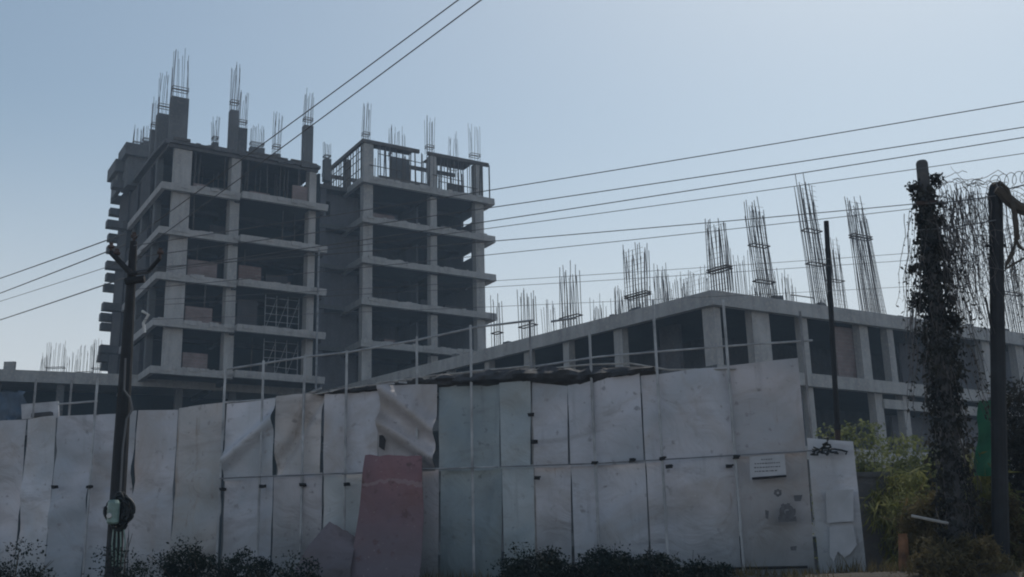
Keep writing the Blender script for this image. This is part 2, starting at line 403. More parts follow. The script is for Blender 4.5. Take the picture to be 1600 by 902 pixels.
for k in range(0, 6):
    z = lev(k); mb = MB()
    t = .24
    if k == 5:
        poly = [(0.1, .1), (UL-.4, .1), (UL-.4, DV), (-.05, DV), (-.05, 3)]
        mb.prism(poly, z-.2, z)
        mb.box((.35, .3, z-.42), (UL-.5, .5, z-.2)); mb.box((.35, .5, z-.42), (.55, DV-.2, z-.2))
    else:
        mb.box((0, 0, z-t), (UL, .28, z)); mb.box((0, .28, z-t), (.28, DV, z))
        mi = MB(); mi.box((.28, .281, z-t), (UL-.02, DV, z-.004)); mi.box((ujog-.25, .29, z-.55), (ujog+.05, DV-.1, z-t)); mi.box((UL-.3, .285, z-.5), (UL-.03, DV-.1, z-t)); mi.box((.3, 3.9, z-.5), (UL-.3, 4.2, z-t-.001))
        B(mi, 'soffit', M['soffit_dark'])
        mb.box((ujog, -.45, z-t+.02), (UL+.02, 0.01, z+.05))
        mb.box((0, .003, z-.46), (ujog-.02, .28, z-t)); mb.box((ujog-.02, -.44, z-.42), (UL-.01, -.2, z-t+.02))
        mb.box((.003, .28, z-.46), (.28, DV-.05, z-t))
    for q in range(26):
        u = rnd(.1, UL-.8); L = rnd(.08, .7); fr_ = -.45 if (u > ujog and k < 5) else 0
        if k == 5: fr_ = .1
        mb.box((u, fr_-rnd(.01, .07), z-rnd(.1, .3)), (u+L, fr_+.2, z+rnd(.0, .09)))
    B(mb, 'floor_slab', M['concrete_light'] if k < 5 else M['soffit'])
    if k < 6:
        for i, (v0, v1, ue, us) in enumerate(bal):
            e = ue + rnd(-.1, .25)
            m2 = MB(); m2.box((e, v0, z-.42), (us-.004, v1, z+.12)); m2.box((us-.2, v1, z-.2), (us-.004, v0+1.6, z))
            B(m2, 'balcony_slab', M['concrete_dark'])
            m2 = MB(); m2.box((us, v0+.01*i, z-.24), (us+6, v0+3.2, z)); 
            if k < 5: m2.box((us, v0+.05+.01*i, z), (us+.25, v0+3.2, z+2.82)); m2.box((us+.25, v0+.05, z), (us+3, v0+.25, z+2.82))
            B(m2, 'rear_wing', M['brick_dark'])
    if k < 5:
        for i, (a, b) in enumerate(cols):
            m2 = MB(); top = lev(k+1) - (.24 if k+1 < 5 else .2)
            m2.box((a, .45, z), (b, .45+(.45 if i == 0 else .8), top))
            B(m2, 'column', M['concrete_light'] if i != 1 else M['concrete'])
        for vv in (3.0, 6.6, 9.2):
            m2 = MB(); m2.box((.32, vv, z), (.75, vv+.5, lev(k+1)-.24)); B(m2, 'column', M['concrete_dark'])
        # dark party walls inside
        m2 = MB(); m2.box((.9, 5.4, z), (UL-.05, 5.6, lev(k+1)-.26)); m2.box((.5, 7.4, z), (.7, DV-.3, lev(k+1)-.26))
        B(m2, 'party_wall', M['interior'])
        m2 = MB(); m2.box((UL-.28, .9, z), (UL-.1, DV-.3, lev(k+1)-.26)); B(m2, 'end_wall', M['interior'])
        m2 = MB(); m2.box((.35, 4.2, z), (1.6, 4.35, lev(k+1)-.26)); B(m2, 'side_wall', M['brick_dark'])
        # outer masonry on the left side between the balconies
        for (a, b) in ((3.6, 6.5), (7.2, 9.6)):
            m2 = MB(); m2.box((.06, a, z), (.25, b, z + (1.0 if k % 2 else 2.2))); B(m2, 'side_wall', M['brick_dark'])
def px_u(px, v=.6): return TF.on_v(px, 400, v).x
def lowwall(px0, px1, k, h, mat, v=.62):
    m2 = MB(); m2.box((px_u(px0, v), v, lev(k)), (px_u(px1, v), v+.12, lev(k)+h)); B(m2, 'parapet_wall', M[mat])
lowwall(294, 340, 2, 1.25, 'block'); lowwall(294, 336, 1, 1.15, 'block'); lowwall(294, 332, 0, 1.15, 'block')
lowwall(374, 409, 2, 1.3, 'brick'); lowwall(374, 405, 1, 2.0, 'brick_dark'); lowwall(409, 478, 2, .35, 'concrete_dark')
lowwall(296, 318, 4, .45, 'block'); lowwall(454, 478, 4, 1.5, 'block')
for k in range(5):
    for q in range(4):
        a_ = rnd(1.2, UL-2); m2 = MB(); L = rnd(.6, 2.0); vv = rnd(.9, 3.2); m2.box((a_, vv, lev(k)), (a_+L, vv+rnd(.12, .7), lev(k)+rnd(.2, 1.3)))
        B(m2, 'block_stack', M[random.choice(['block', 'brick', 'brick_dark', 'concrete_dark'])])
    for q in range(3):
        a_ = rnd(1.2, UL-.8); m2 = MB(); vv = rnd(.7, 2.5); m2.tube([(a_, vv, lev(k)), (a_+rnd(-.1, .1), vv, lev(k+1)-.24)], .045, 5); B(m2, 'prop', M['timber'])
# scaffold inside the right bay, two storeys
for k in (0, 1):
    m2 = MB()
    u_a, u_b = px_u(418, 1.2), px_u(470, 1.2)
    for q in range(4):
        u = u_a + (u_b-u_a)*q/3; m2.tube([(u, 1.3, lev(k)), (u, 1.3, lev(k)+2.7)], .03, 5)
    for q in range(5):
        zz = lev(k)+.3+q*.55; m2.tube([(u_a, 1.3, zz), (u_b, 1.3, zz+rnd(-.1,.1))], .022, 4)
    for q in range(3):
        u = u_a + (u_b-u_a)*q/3; m2.tube([(u, 1.32, lev(k)+.2), (u+(u_b-u_a)/3, 1.32, lev(k)+2.5)], .02, 4)
    B(m2, 'scaffold_frame', M['pipe'])
# props under the top slab
for q in range(40):
    m2 = MB(); u = rnd(.9, UL-.6); vv = rnd(.6, 4.6)
    m2.tube([(u, vv, lev(4)), (u+rnd(-.08,.08), vv, lev(5)-.3)], .035, 4); B(m2, 'formwork_prop', M['timber'])
# vertical steel hoist post in front of the right end
m2 = MB(); a = TF.on_v(498, 400, -.9); 
m2.tube([(a.x, -.9, lev(-.3)), (a.x, -.9, lev(2.9))], .07, 6)
B(m2, 'hoist_post', M['pipe_dark'])
# ragged formwork edge on the roof
for q in range(9):
    u = rnd(.5, UL-1.4); m2 = MB(); L = rnd(.5, 1.6); hgt = rnd(.06, .22)
    m2.box((u, .02+rnd(0,.05), lev(5)+.003), (u+L, .12+rnd(0,.08), lev(5)+hgt)); B(m2, 'formwork_board', M['timber'])
# column stubs and starter bars above the roof: (px0, px1, py_top_of_concrete, py_top_of_bars, v)
AX, AY = Vector((1, 0, 0)), Vector((0, 1, 0))
def stub(fr, px0, px1, pyc, pyt, v, zb, rootobj, dep=.55, n=4, mat='concrete_dark', rr=.016):
    pm = (px0+px1)/2
    a = fr.on_v(px0, max(pyc, 150) if pyc else 250, v).x; b = fr.on_v(px1, max(pyc, 150) if pyc else 250, v).x
    zc = fr.on_v(pm, pyc, v).z if pyc else zb
    zt = fr.on_v(pm, pyt, v).z
    if pyc and zc > zb + .1:
        m2 = MB(); m2.box((a, v, zb+.003), (b, v+dep, zc)); m2.build('column_stub', M[mat], rootobj, origin=(0, 0, rootobj.location.z))
    else: zc = zb
    m2 = MB()
    cage(m2, Vector(((a+b)/2, v+dep/2, zc)), (b-a)*.86, dep*.8, zt-zc, nx=n, ties=(.16, .21), jit=.22, lean=rnd(-.01,.01), r=rr, taper=rnd(-.05,.1))
    m2.build('rebar_cage', M['rebar'], rootobj, origin=(0, 0, rootobj.location.z))
Z5 = lev(5)
for s_ in ((269, 296, 152, 76, .5, 4), (247, 268, 178, 104, 2.6, 4), (237, 248, 203, 148, 4.2, 3), (361, 374, 172, 98, .7, 4), (374, 387, 200, 140, 1.6, 3),
           (476, 490, 196, 138, .6, 4), (428, 439, 240, 172, 1.2, 3), (333, 342, 222, 180, 3.5, 3), (392, 414, 230, 194, 6.5, 5), (208, 222, 228, 196, 10.2, 3), (224, 236, 222, 192, 9.8, 3), (508, 518, 248, 220, 2.5, 3)):
    stub(TF, s_[0], s_[1], s_[2], s_[3], s_[4], Z5, root, n=s_[5])
# raised stair block at the back left, above the roof
for (pa, pb, py, v0, v1) in ((197, 236, 225, 8.4, 10.9), (181, 196, 249, 10., 12.8)):
    ua = TF.on_v(pa, py, v0).x; ub = TF.on_v(pb, py, v0).x; zt = TF.on_v((pa+pb)/2, py, v0).z
    m2 = MB(); m2.box((ua, v0, zt-.9), (ub, v1, zt)); 
    m2.box((ua+.3, v0+.3, Z5-.5), (ub-.1, v1-.3, zt-.9)); B(m2, 'stair_block', M['concrete_dark'])

# ------------------------------------------------------------------ TOWER, farther block
W0 = hitz(566, 400, lev(3)); W1 = hitz(775, 428, lev(3))
WF = Frame(W0, TF.u)
WL = WF.on_v(775, 420, 0).x
print("wing", W0, "len", WL, math.degrees(math.atan2((W1-W0).y, (W1-W0).x)))
root2 = empty('unfinished_tower', WF.w(0, 0, 1.0), WF.rz)
tag(root2, 'farther right tower block, its top storey open to the sky with props and formwork', 'building')
def B2(mb, name, mat): return mb.build(name, mat, root2, origin=(0, 0, root2.location.z))
wc = [(WF.on_v(a, 400, .5).x, WF.on_v(b, 400, .5).x) for a, b in ((567, 582), (673, 683), (744, 757))]
WD = 11.
hole_px = {4: [(723, 739, 337, 357)], 3: [(723, 738, 393, 411), (682, 703, 397, 411)], 2: [(682, 702, 453, 466), (729, 742, 445, 455)]}
ue = wc[2][1]
for k in range(-1, 7):
    z = lev(k); mb = MB(); t = .24
    if k == 6:
        pass
    else:
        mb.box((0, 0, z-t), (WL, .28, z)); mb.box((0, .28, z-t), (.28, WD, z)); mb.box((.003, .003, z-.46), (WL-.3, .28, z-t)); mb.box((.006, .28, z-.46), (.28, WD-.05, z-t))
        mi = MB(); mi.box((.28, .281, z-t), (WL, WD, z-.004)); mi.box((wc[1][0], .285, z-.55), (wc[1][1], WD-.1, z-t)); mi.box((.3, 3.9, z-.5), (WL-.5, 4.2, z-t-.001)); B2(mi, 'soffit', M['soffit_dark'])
        mb.box((WL-.55, -.01, z-.52), (WL+.01, 1.6, z-t+.01))
        for q in range(20):
            u = rnd(.1, WL-1.2); L = rnd(.08, .7); mb.box((u, -rnd(.01, .06), z-rnd(.1, .3)), (u+L, .2, z+rnd(.0, .09)))
        B2(mb, 'floor_slab', M['concrete'])
    if k < 6 and k >= 0:
        for i, (a, b) in enumerate(wc):
            m2 = MB(); m2.box((a, .5, z), (b, .5+.6, lev(k+1)-.24)); B2(m2, 'column', M['concrete'])
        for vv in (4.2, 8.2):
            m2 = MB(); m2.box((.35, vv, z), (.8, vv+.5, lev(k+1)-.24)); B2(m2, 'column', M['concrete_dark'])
    if 0 <= k < 5:
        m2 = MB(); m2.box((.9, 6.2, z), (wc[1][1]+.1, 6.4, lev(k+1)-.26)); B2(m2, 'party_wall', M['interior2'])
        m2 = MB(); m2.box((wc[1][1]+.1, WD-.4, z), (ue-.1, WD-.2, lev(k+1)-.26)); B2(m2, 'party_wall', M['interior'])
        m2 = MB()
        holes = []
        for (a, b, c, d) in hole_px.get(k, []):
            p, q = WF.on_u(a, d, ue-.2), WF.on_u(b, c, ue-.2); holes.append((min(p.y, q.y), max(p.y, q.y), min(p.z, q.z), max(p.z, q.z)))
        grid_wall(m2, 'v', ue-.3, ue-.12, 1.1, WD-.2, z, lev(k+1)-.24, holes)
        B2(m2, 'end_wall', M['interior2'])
        m2 = MB(); m2.box((wc[1][0]+.05, 3.0, z), (wc[1][0]+.2, 6.2, lev(k+1)-.26)); B2(m2, 'party_wall', M['interior2'])
for k in range(5):
    for q in range(4):
        a_ = rnd(1.0, WL-3); m2 = MB(); L = rnd(.6, 2.0); vv = rnd(1.2, 3.5); m2.box((a_, vv, lev(k)), (a_+L, vv+rnd(.12, .7), lev(k)+rnd(.2, 1.2)))
        B2(m2, 'block_stack', M[random.choice(['block', 'brick_dark', 'concrete_dark'])])
def wu(px, v=.5): return WF.on_v(px, 300, v).x
# open top storey: roof beams of formwork, props, cast core
Z6 = WF.on_v(575, 213, .5).z; Z5b = lev(5)
print('Z6', Z6, lev(6))
Z6 = lev(6)
for (a, b, c, d) in ((0.1, wu(655), .4, .62), (wu(668), WL-.2, .42, .62), (.1, .32, .62, 8.5), (.3, wu(640), 8.3, 8.5), (wu(668), WL-1.5, 3.6, 3.8)):
    m2 = MB(); m2.box((a, c, Z6-.28), (b, d, Z6)); B2(m2, 'formwork_beam', M['timber'])
m2 = MB(); m2.box((.3, .7, Z6-.06), (wu(650), 1.7, Z6+.04)); m2.box((wu(680), .7, Z6-.05), (wu(745), 2.6, Z6+.03)); B2(m2, 'formwork_board', M['timber'])
for q in range(58):
    u = (.7 + (WL-1.2)*q/58) + rnd(-.06, .06); vv = rnd(.45, .75) if q % 3 else rnd(1.6, 3.4); m2 = MB()
    m2.tube([(u, vv, Z5b), (u+rnd(-.13,.13), vv, Z6-.25)], rnd(.025, .05), 4); B2(m2, 'formwork_prop', M['timber'])
for q in range(16):
    vv = .9+q*.48; m2 = MB(); m2.tube([(.22, vv, Z5b), (.22, vv+rnd(-.1,.1), Z6-.25)], .045, 4); B2(m2, 'formwork_prop', M['timber'])
for zz in (.9, 1.7, 2.3):
    m2 = MB(); m2.tube([(.22, .8, Z5b+zz), (.22, 8.4, Z5b+zz+rnd(-.1,.1))], .045, 4); B2(m2, 'formwork_rail', M['timber'])
for ua, ub, zz in ((.7, 3.4, 1.1), (5.9, 8.6, 1.25), (1.4, 5.0, 2.1), (6.4, 9.8, .8)):
    m2 = MB(); m2.tube([(ua, .45, Z5b+zz), (ub, .5, Z5b+zz+rnd(-.2,.2))], .035, 4); B2(m2, 'formwork_rail', M['timber'])
for q in (.25, .9):
    m2 = MB(); m2.box((WL-q, .35, Z5b+.0), (WL-q+.08, .43, Z6-.2)); B2(m2, 'formwork_prop', M['timber'])
a = WF.on_v(612, 250, 3.); b = WF.on_v(640, 250, 3.)
m2 = MB(); m2.box((a.x, 3., Z5b), (b.x, 3.3, WF.on_v(626, 247, 3.).z)); m2.box((a.x-1.6, 3.3, Z5b), (a.x+.2, 3.6, Z5b+1.4)); B2(m2, 'core_wall', M['concrete_dark'])
a = WF.on_v(700, 250, 3.); b = WF.on_v(724, 250, 3.)
m2 = MB(); m2.box((a.x, 3., Z5b), (b.x, 3.3, Z5b+1.9)); m2.box((b.x, 3.02, Z5b), (b.x+1.2, 3.28, Z5b+1.0)); B2(m2, 'core_wall', M['concrete_dark'])
m2 = MB(); m2.box((wu(590), .25, Z5b), (wu(668), .33, Z5b+.35)); B2(m2, 'formwork_board', M['timber'])
for s_ in ((568, 579, 0, 157, .6, 4), (668, 680, 0, 181, .6, 4), (616, 636, 0, 197, 5, 4), (703, 718, 0, 203, 4, 4), (737, 752, 0, 192, .6, 4), (611, 613, 0, 196, 3., 2)):
    stub(WF, s_[0], s_[1], s_[2], s_[3], s_[4], Z6, root2, n=s_[5])
# corridor block between the two
cu0, cu1 = UL + .05, TF.loc(WF.w(.3, 2, 0)).x
cv0 = 3.4
for k in range(-1, 6):
    m2 = MB(); z = lev(k); m2.box((cu0, cv0, z-.3), (cu1+1, cv0+7, z)); m2.v = [WF.loc(TF.w(q.x, q.y, q.z)) for q in m2.v]; B2(m2, 'corridor_slab', M['concrete_dark'])
    if k < 5:
        m2 = MB(); grid_wall(m2, 'u', cv0+.9, cv0+1.1, cu0, cu1+1, z, z+2.74, [(cu0+1.2, cu0+2.0, z+.9, z+2.1)] if k == 4 else [])
        m2.box((cu0+.9, cv0+.1, z), (cu0+1.35, cv0+.6, z+2.74))
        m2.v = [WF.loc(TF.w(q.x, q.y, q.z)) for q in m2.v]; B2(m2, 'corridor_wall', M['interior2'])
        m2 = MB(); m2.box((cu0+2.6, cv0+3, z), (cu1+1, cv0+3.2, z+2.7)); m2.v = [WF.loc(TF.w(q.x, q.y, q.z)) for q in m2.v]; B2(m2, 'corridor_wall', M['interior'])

# ------------------------------------------------------------------ LOW BLOCK under and left of the tower
LA, LB, LC = hitz(-260, 566, ZP), hitz(248, 587, ZP), hitz(492, 603, ZP)
root3 = empty('low_block', (LB.x, LB.y, 1.0))
tag(root3, 'low concrete block under the tower, its dark openings above the left fence', 'building')
def B3(mb, name, mat): return mb.build(name, mat, root3, origin=root3.location)
def off(P, dx, dy): return (P.x+dx, P.y+dy)
def side(Pa, Pb, dist):   # offset direction away from the camera
    d = (Pb-Pa); d.z = 0; d.normalize(); n = Vector((-d.y, d.x, 0))
    return n*dist
def strip_along(Pa, Pb, o0, o1, z0, z1):
    n0, n1 = side(Pa, Pb, o0), side(Pa, Pb, o1)
    return [(Pa+n0).xy[:], (Pb+n0).xy[:], (Pb+n1).xy[:], (Pa+n1).xy[:]], z0, z1
segs = [(LA, LB), (LB, LC)]
for Pa, Pb in segs:
    mb = MB(); mb.prism(*strip_along(Pa, Pb, 0, 17, ZP-.246, ZP-.003)); mb.prism(*strip_along(Pa, Pb, .002, .35, ZP-.75, ZP-.246)); B3(mb, 'roof_slab', M['concrete'])
    mb = MB(); mb.prism(*strip_along(Pa, Pb, .003, 17, ZP-4.1, ZP-3.75)); B3(mb, 'floor_slab', M['concrete_dark'])
    mb = MB(); mb.prism(*strip_along(Pa, Pb, 6, 6.2, 1.0, ZP-.25)); B3(mb, 'back_wall', M['interior'])
    n = int((Pb-Pa).length/4.6)+1
    for i in range(n):
        P = Pa.lerp(Pb, (i+.35)/n); Q = P + (Pb-Pa).normalized()*.45
        for z0, z1 in ((ZP-3.75, ZP-.25), (1.0, ZP-4.1)):
            mb = MB(); mb.prism(*strip_along(P, Q, .4, .9, z0, z1)); B3(mb, 'column', M['concrete_dark'])
# a pale column and grey rebar on the far left roof
for (px, w_, pyt, D) in ((88, 26, 535, 4.), (112, 16, 548, 9.), (134, 22, 540, 6.), (152, 12, 530, 5.), (70, 10, 552, 10)):
    P = hitz(px, 574, ZP) + side(LA, LB, D); zt = hitp(px, pyt, P, Vector((0, 1, 0))).z
    mb = MB(); sc_ = P.y/F; P = Vector((hitp(px, 560, P, Vector((0,1,0))).x, P.y, ZP))
    cage(mb, P, w_*sc_, .4, max(1.0, zt-ZP), nx=5, ties=(.3,), jit=.3, r=.013); B3(mb, 'rebar_cage', M['rebar'])
mb = MB(); P = hitz(14, 577, ZP)
mb.box((P.x-.5, P.y+.3, ZP), (P.x+.2, P.y+.5, ZP+.55)); B3(mb, 'parapet_wall', M['concrete'])

# ------------------------------------------------------------------ PODIUM building on the right
C = hitz(1112, 453, ZP); E = hitz(480, 617, ZP); G = hitz(1600, 521, ZP)
G2 = C + (G-C)*1.7
E2 = C + (E-C)*1.3
print('podium', C, E, G)
root4 = empty('podium_building', (C.x, C.y, 1.0))
tag(root4, 'broad unfinished concrete podium with a sharp roof corner and starter bars, right of the tower', 'building')
def B4(mb, name, mat): return mb.build(name, mat, root4, origin=root4.location)
dL = (C-E2).normalized(); dR = (G2-C).normalized()
nL = side(E2, C, 1); nR = side(C, G2, 1)
# mitred inner corner
def inner(o):
    # point offset o behind both facades
    A = Matrix(((nL.x, nL.y), (nR.x, nR.y))); b = Vector((o + C.x*nL.x + C.y*nL.y, o + C.x*nR.x + C.y*nR.y))
    q = A.inverted() @ b; return Vector((q.x, q.y, 0))
def ringL(o0, o1, z0, z1): return [(E2+nL*o0).xy[:], inner(o0).xy[:], inner(o1).xy[:], (E2+nL*o1).xy[:]], z0, z1
def ringR(o0, o1, z0, z1): return [inner(o0).xy[:], (G2+nR*o0).xy[:], (G2+nR*o1).xy[:], inner(o1).xy[:]], z0, z1
PH = 3.75
for k in range(5):
    z = ZP - PH*k
    for nm, fn_ in (('L', ringL), ('R', ringR)):
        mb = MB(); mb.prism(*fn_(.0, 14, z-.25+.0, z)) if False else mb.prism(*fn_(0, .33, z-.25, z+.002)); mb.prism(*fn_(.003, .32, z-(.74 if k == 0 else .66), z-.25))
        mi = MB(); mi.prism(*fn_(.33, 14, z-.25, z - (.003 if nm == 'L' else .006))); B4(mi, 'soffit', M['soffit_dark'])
        B4(mb, 'roof_slab' if k == 0 else 'floor_slab', M['concrete'] if k == 0 else M['concrete_dark'] if nm == 'L' else M['concrete'])
        if k: 
            mb = MB(); mb.prism(*fn_(7.5, 7.7, z, z+PH-.26)); B4(mb, 'back_wall', M['interior2'])
def colon(px, w_, P0, d, n, k, o=.35, mat='concrete', dep=.5, lean=0):
    z0, z1 = ZP-PH*(k+1), ZP-PH*k-.25
    Q = P0 + n*o
    a = hitp(px-w_/2, 540, Q, n); b = hitp(px+w_/2, 540, Q, n)
    mb = MB(); a.z = b.z = 0
    mb.prism([a.xy[:], b.xy[:], (b+n*dep).xy[:], (a+n*dep).xy[:]], z0+.002, z1)
    B4(mb, 'column', M[mat])
for px, w_, mt in ((700, 6, 'concrete'), (760, 7, 'concrete'), (822, 8, 'concrete'), (884, 9, 'concrete'), (966, 13, 'concrete'), (1110, 19, 'concrete_light')):
    colon(px, w_, C, dL, nL, 0, mat=mt)
colon(1046, 30, C, dL, nL, 0, o=3.5, mat='interior2', dep=.3)
for px, w_, mt in ((1192, 27, 'concrete_light'), (1260, 9, 'concrete'), (1352, 13, 'concrete'), (1393, 9, 'concrete'), (1470, 14, 'concrete'), (1540, 12, 'concrete'), (1592, 12, 'concrete'), (1670, 12, 'concrete')):
    colon(px, w_, C, dR, nR, 0, mat=mt)
    for k in (1, 2): colon(px + (12 if px > 1300 else 0), w_*.9, C, dR, nR, k, mat=mt)
def wallR(px0, px1, k, z0, z1, o, mat, name='infill_wall'):
    Q = C + nR*o; a = hitp(px0, 540, Q, nR); b = hitp(px1, 540, Q, nR); mb = MB()
    mb.prism([a.xy[:], b.xy[:], (b+nR*.15).xy[:], (a+nR*.15).xy[:]], z0, z1); B4(mb, name, M[mat])
zf = ZP-PH
wallR(1306, 1344, 0, zf+.002, ZP-.78, .9, 'block'); wallR(1405, 1440, 0, zf+.002, ZP-.8, 2.5, 'interior2')
wallR(1492, 1530, 0, zf+.002, ZP-.8, 1.5, 'interior2'); wallR(1556, 1580, 0, zf+.002, ZP-.8, 1.5, 'interior2')
wallR(1372, 1740, 1, zf-1.45, zf-.95, .2, 'concrete', 'lintel'); wallR(1380, 1440, 1, zf-3.7, zf-1.5, 2, 'interior2')
wallR(1200, 1262, 1, zf-3.7, zf-.8, .8, 'interior2'); wallR(1480, 1520, 1, zf-3.7, zf-1.5, 1.2, 'interior2')
# rubble and little kerb pieces on the roof edge
for Pa, Pb, nn, cnt in ((E2, C, nL, 9), (C, G2, nR, 8)):
    for q in range(cnt):
        P = Pa.lerp(Pb, rnd(.15, .95)) + nn*rnd(.05, .2); s_ = rnd(.1, .5); mb = MB()
        dd = (Pb-Pa).normalized(); mb.prism([P.xy[:], (P+dd*s_).xy[:], (P+dd*s_+nn*.3).xy[:], (P+nn*.3).xy[:]], ZP+.002, ZP+rnd(.06, .2)); B4(mb, 'loose_block', M['concrete_dark'])
# starter bars: px centre, width px, py top, offset behind edge, bars, lean, taper, face
for (px, w_, pt, o, n_, ln, tp, fc, ties) in (
    (887, 26, 412, .5, 6, 0, .05, 'L', (.2,)), (993, 30, 379, .5, 7, 0, -.12, 'L', (.24, .27)), (1124, 30, 338, .7, 7, -.01, .05, 'L', (.3, .33)),
    (1032, 18, 412, 5, 4, 0, 0, 'L', (.2,)), (820, 20, 452, .6, 4, 0, 0, 'L', (.3,)), (772, 10, 462, .5, 2, 0, 0, 'L', (.3,)), (962, 5, 448, 4, 2, 0, 0, 'L', ()),
    (1085, 34, 420, 9, 7, 0, 0, 'L', ()), (1060, 12, 430, 8, 3, 0, 0, 'L', (.4,)), (930, 16, 462, 10, 4, 0, 0, 'L', ()), (855, 14, 470, 9, 3, 0, 0, 'L', (.5,)),
    (1198, 26, 315, .6, 8, -.075, .12, 'R', (.55, .2)), (1284, 22, 283, .8, 8, -.05, -.05, 'R', (.6, .35)), (1312, 22, 370, 3, 8, -.02, .1, 'R', (.5,)),
    (1362, 32, 314, .6, 12, -.075, .25, 'R', (.68, .66)), (1158, 30, 392, 6, 6, 0, 0, 'R', ()), (1240, 10, 430, 8, 3, 0, 0, 'R', ()), (1500, 26, 350, .8, 7, -.05, .1, 'R', (.4,)), (1585, 24, 360, .8, 7, -.05, .1, 'R', (.4,)), (1228, 8, 420, 4, 2, 0, 0, 'R', ())):
    n = nL if fc == 'L' else nR; ax = dL if fc == 'L' else dR
    Q = C + n*o; p0 = hitp(px, 470, Q, n); zt = hitp(px, pt, Q, n).z
    a = hitp(px-w_/2, 470, Q, n); b = hitp(px+w_/2, 470, Q, n); W_ = (b-a).length
    p0.z = ZP; h = zt-ZP; p0 -= ax*ln*h*.5
    mb = MB(); cage(mb, p0 + n*.2, W_, .4, h, lean=ln, taper=tp, ax=ax, ay=n, nx=n_+1, ties=ties, jit=.2, r=.02 if o < 2 else .016, fine=(n_ > 6))
    B4(mb, 'rebar_cage', M['rebar'])
for q in range(26):      # single short bars and little cages deeper on the roof
    left = q < 17; n = nL if left else nR; ax = dL if left else dR; o_ = rnd(4, 12)
    px = rnd(860, 1110) if left else rnd(1140, 1420)
    p0 = hitp(px, 450, C+n*o_, n); p0.z = ZP; mb = MB()
    cage(mb, p0, rnd(.2, .9), .3, rnd(1.2, 2.6) + (o_*.22), nx=random.choice((2, 3, 4)), ties=random.choice(((), (.4,))), jit=.35, ax=ax, ay=n, r=.014); B4(mb, 'rebar_cage', M['rebar'])
# low rail frame on the roof near the corner
mb = MB(); P = inner(1.2); q1 = Vector((P.x, P.y, ZP)) + dR*5.5
mb.tube([q1, q1+Vector((0,0,.75)), q1+dR*1.7+Vector((0,0,.75)), q1+dR*1.7], .04, 5); B4(mb, 'roof_rail', M['pipe_dark'])
mb = MB(); P = inner(2.2); q1 = Vector((P.x, P.y, ZP)) + dR*4.3; mb.box((q1.x, q1.y, ZP), (q1.x+.6, q1.y+.5, ZP+.9)); B4(mb, 'water_tank', M['concrete_dark'])

# ------------------------------------------------------------------ FENCE of metal sheets
FZ = 1.85
def fs(px, py=720): 
    q = hitp(px, py, FP, fn) - FP; return q.dot(fd)
def fzz(px, py): return hitp(px, py, FP, fn).z
def fw(s, o, z): return FP + fd*s + fn*o + Vector((0, 0, z))
fence = empty('sheet_fence', (FP.x, FP.y, FZ), math.atan2(fd.y, fd.x))
tag(fence, 'tall patchwork fence of dented grey metal sheets on a pipe frame, running across the foreground', 'fence')
def Bf(mb, name, mat, smooth=False):
    mb.v = [Vector(((q-fence.location).dot(fd), -(q-fence.location).dot(fn), q.z-FZ)) for q in mb.v]
    return mb.build(name, mat, fence, smooth=smooth)
TOP = [(-300, 685), (0, 656), (150, 648), (270, 640), (350, 630), (480, 616), (545, 608), (650, 603), (690, 602), (780, 600), (830, 597), (900, 601), (960, 597), (1005, 585), (1030, 580), (1140, 571), (1257, 561)]
MIDY = [(-300, 790), (0, 772), (350, 750), (543, 740), (665, 735), (783, 731), (890, 728), (1010, 722), (1150, 712), (1270, 705)]
def itp(tab, x):
    for (a, ya), (b, yb) in zip(tab, tab[1:]):
        if a <= x <= b: return ya + (yb-ya)*(x-a)/(b-a)
    return tab[0][1] if x < tab[0][0] else tab[-1][1]
def sheet(px0, px1, z00, z01, z10, z11, mat, o0, o1, bul, seed, sk=0., fold=None, name='metal_sheet', parent=True):
    """z00/z01 bottom z left/right, z10/z11 top z; o0/o1 edge offsets towards camera; sk: shift of lower right edge"""
    s0, s1 = fs(px0), fs(px1); nu, nv = 14, 26; mb = MB()
    for j in range(nv+1):
        tv = j/nv
        for i in range(nu+1):
            tu = i/nu
            zb = z00+(z01-z00)*tu; zt = z10+(z11-z10)*tu; z = zb+(zt-zb)*tv
            s = s0+(s1-s0)*tu + sk*tu*(1-tv)
            e = math.sin(math.pi*tu)
            o = o0+(o1-o0)*tu + bul*(noise.noise(Vector((s*.9+seed*7, z*.8, seed)))*1.6*(.35+e) + .35*noise.noise(Vector((s*3+seed, z*2.3, seed*3)))) 
            if fold: o += fold(tu, tv)
            mb.v.append(fw(s, o, z))
    for j in range(nv):
        for i in range(nu):
            a = j*(nu+1)+i; mb.f.append((a, a+1, a+nu+2, a+nu+1))
    return Bf(mb, name, mat, True)
def diag(a, b, c, amp, wd):   # a soft crease along a line in (tu,tv)
    return lambda u, v: amp*math.exp(-((a*u+b*v-c)/wd)**2)
bounds = [-300, -240, -180, -120, -70, -20, 38, 85, 143, 182, 210, 275, 350, 428, 505, 595, 686, 783, 834, 891, 1008, 1148, 1262]
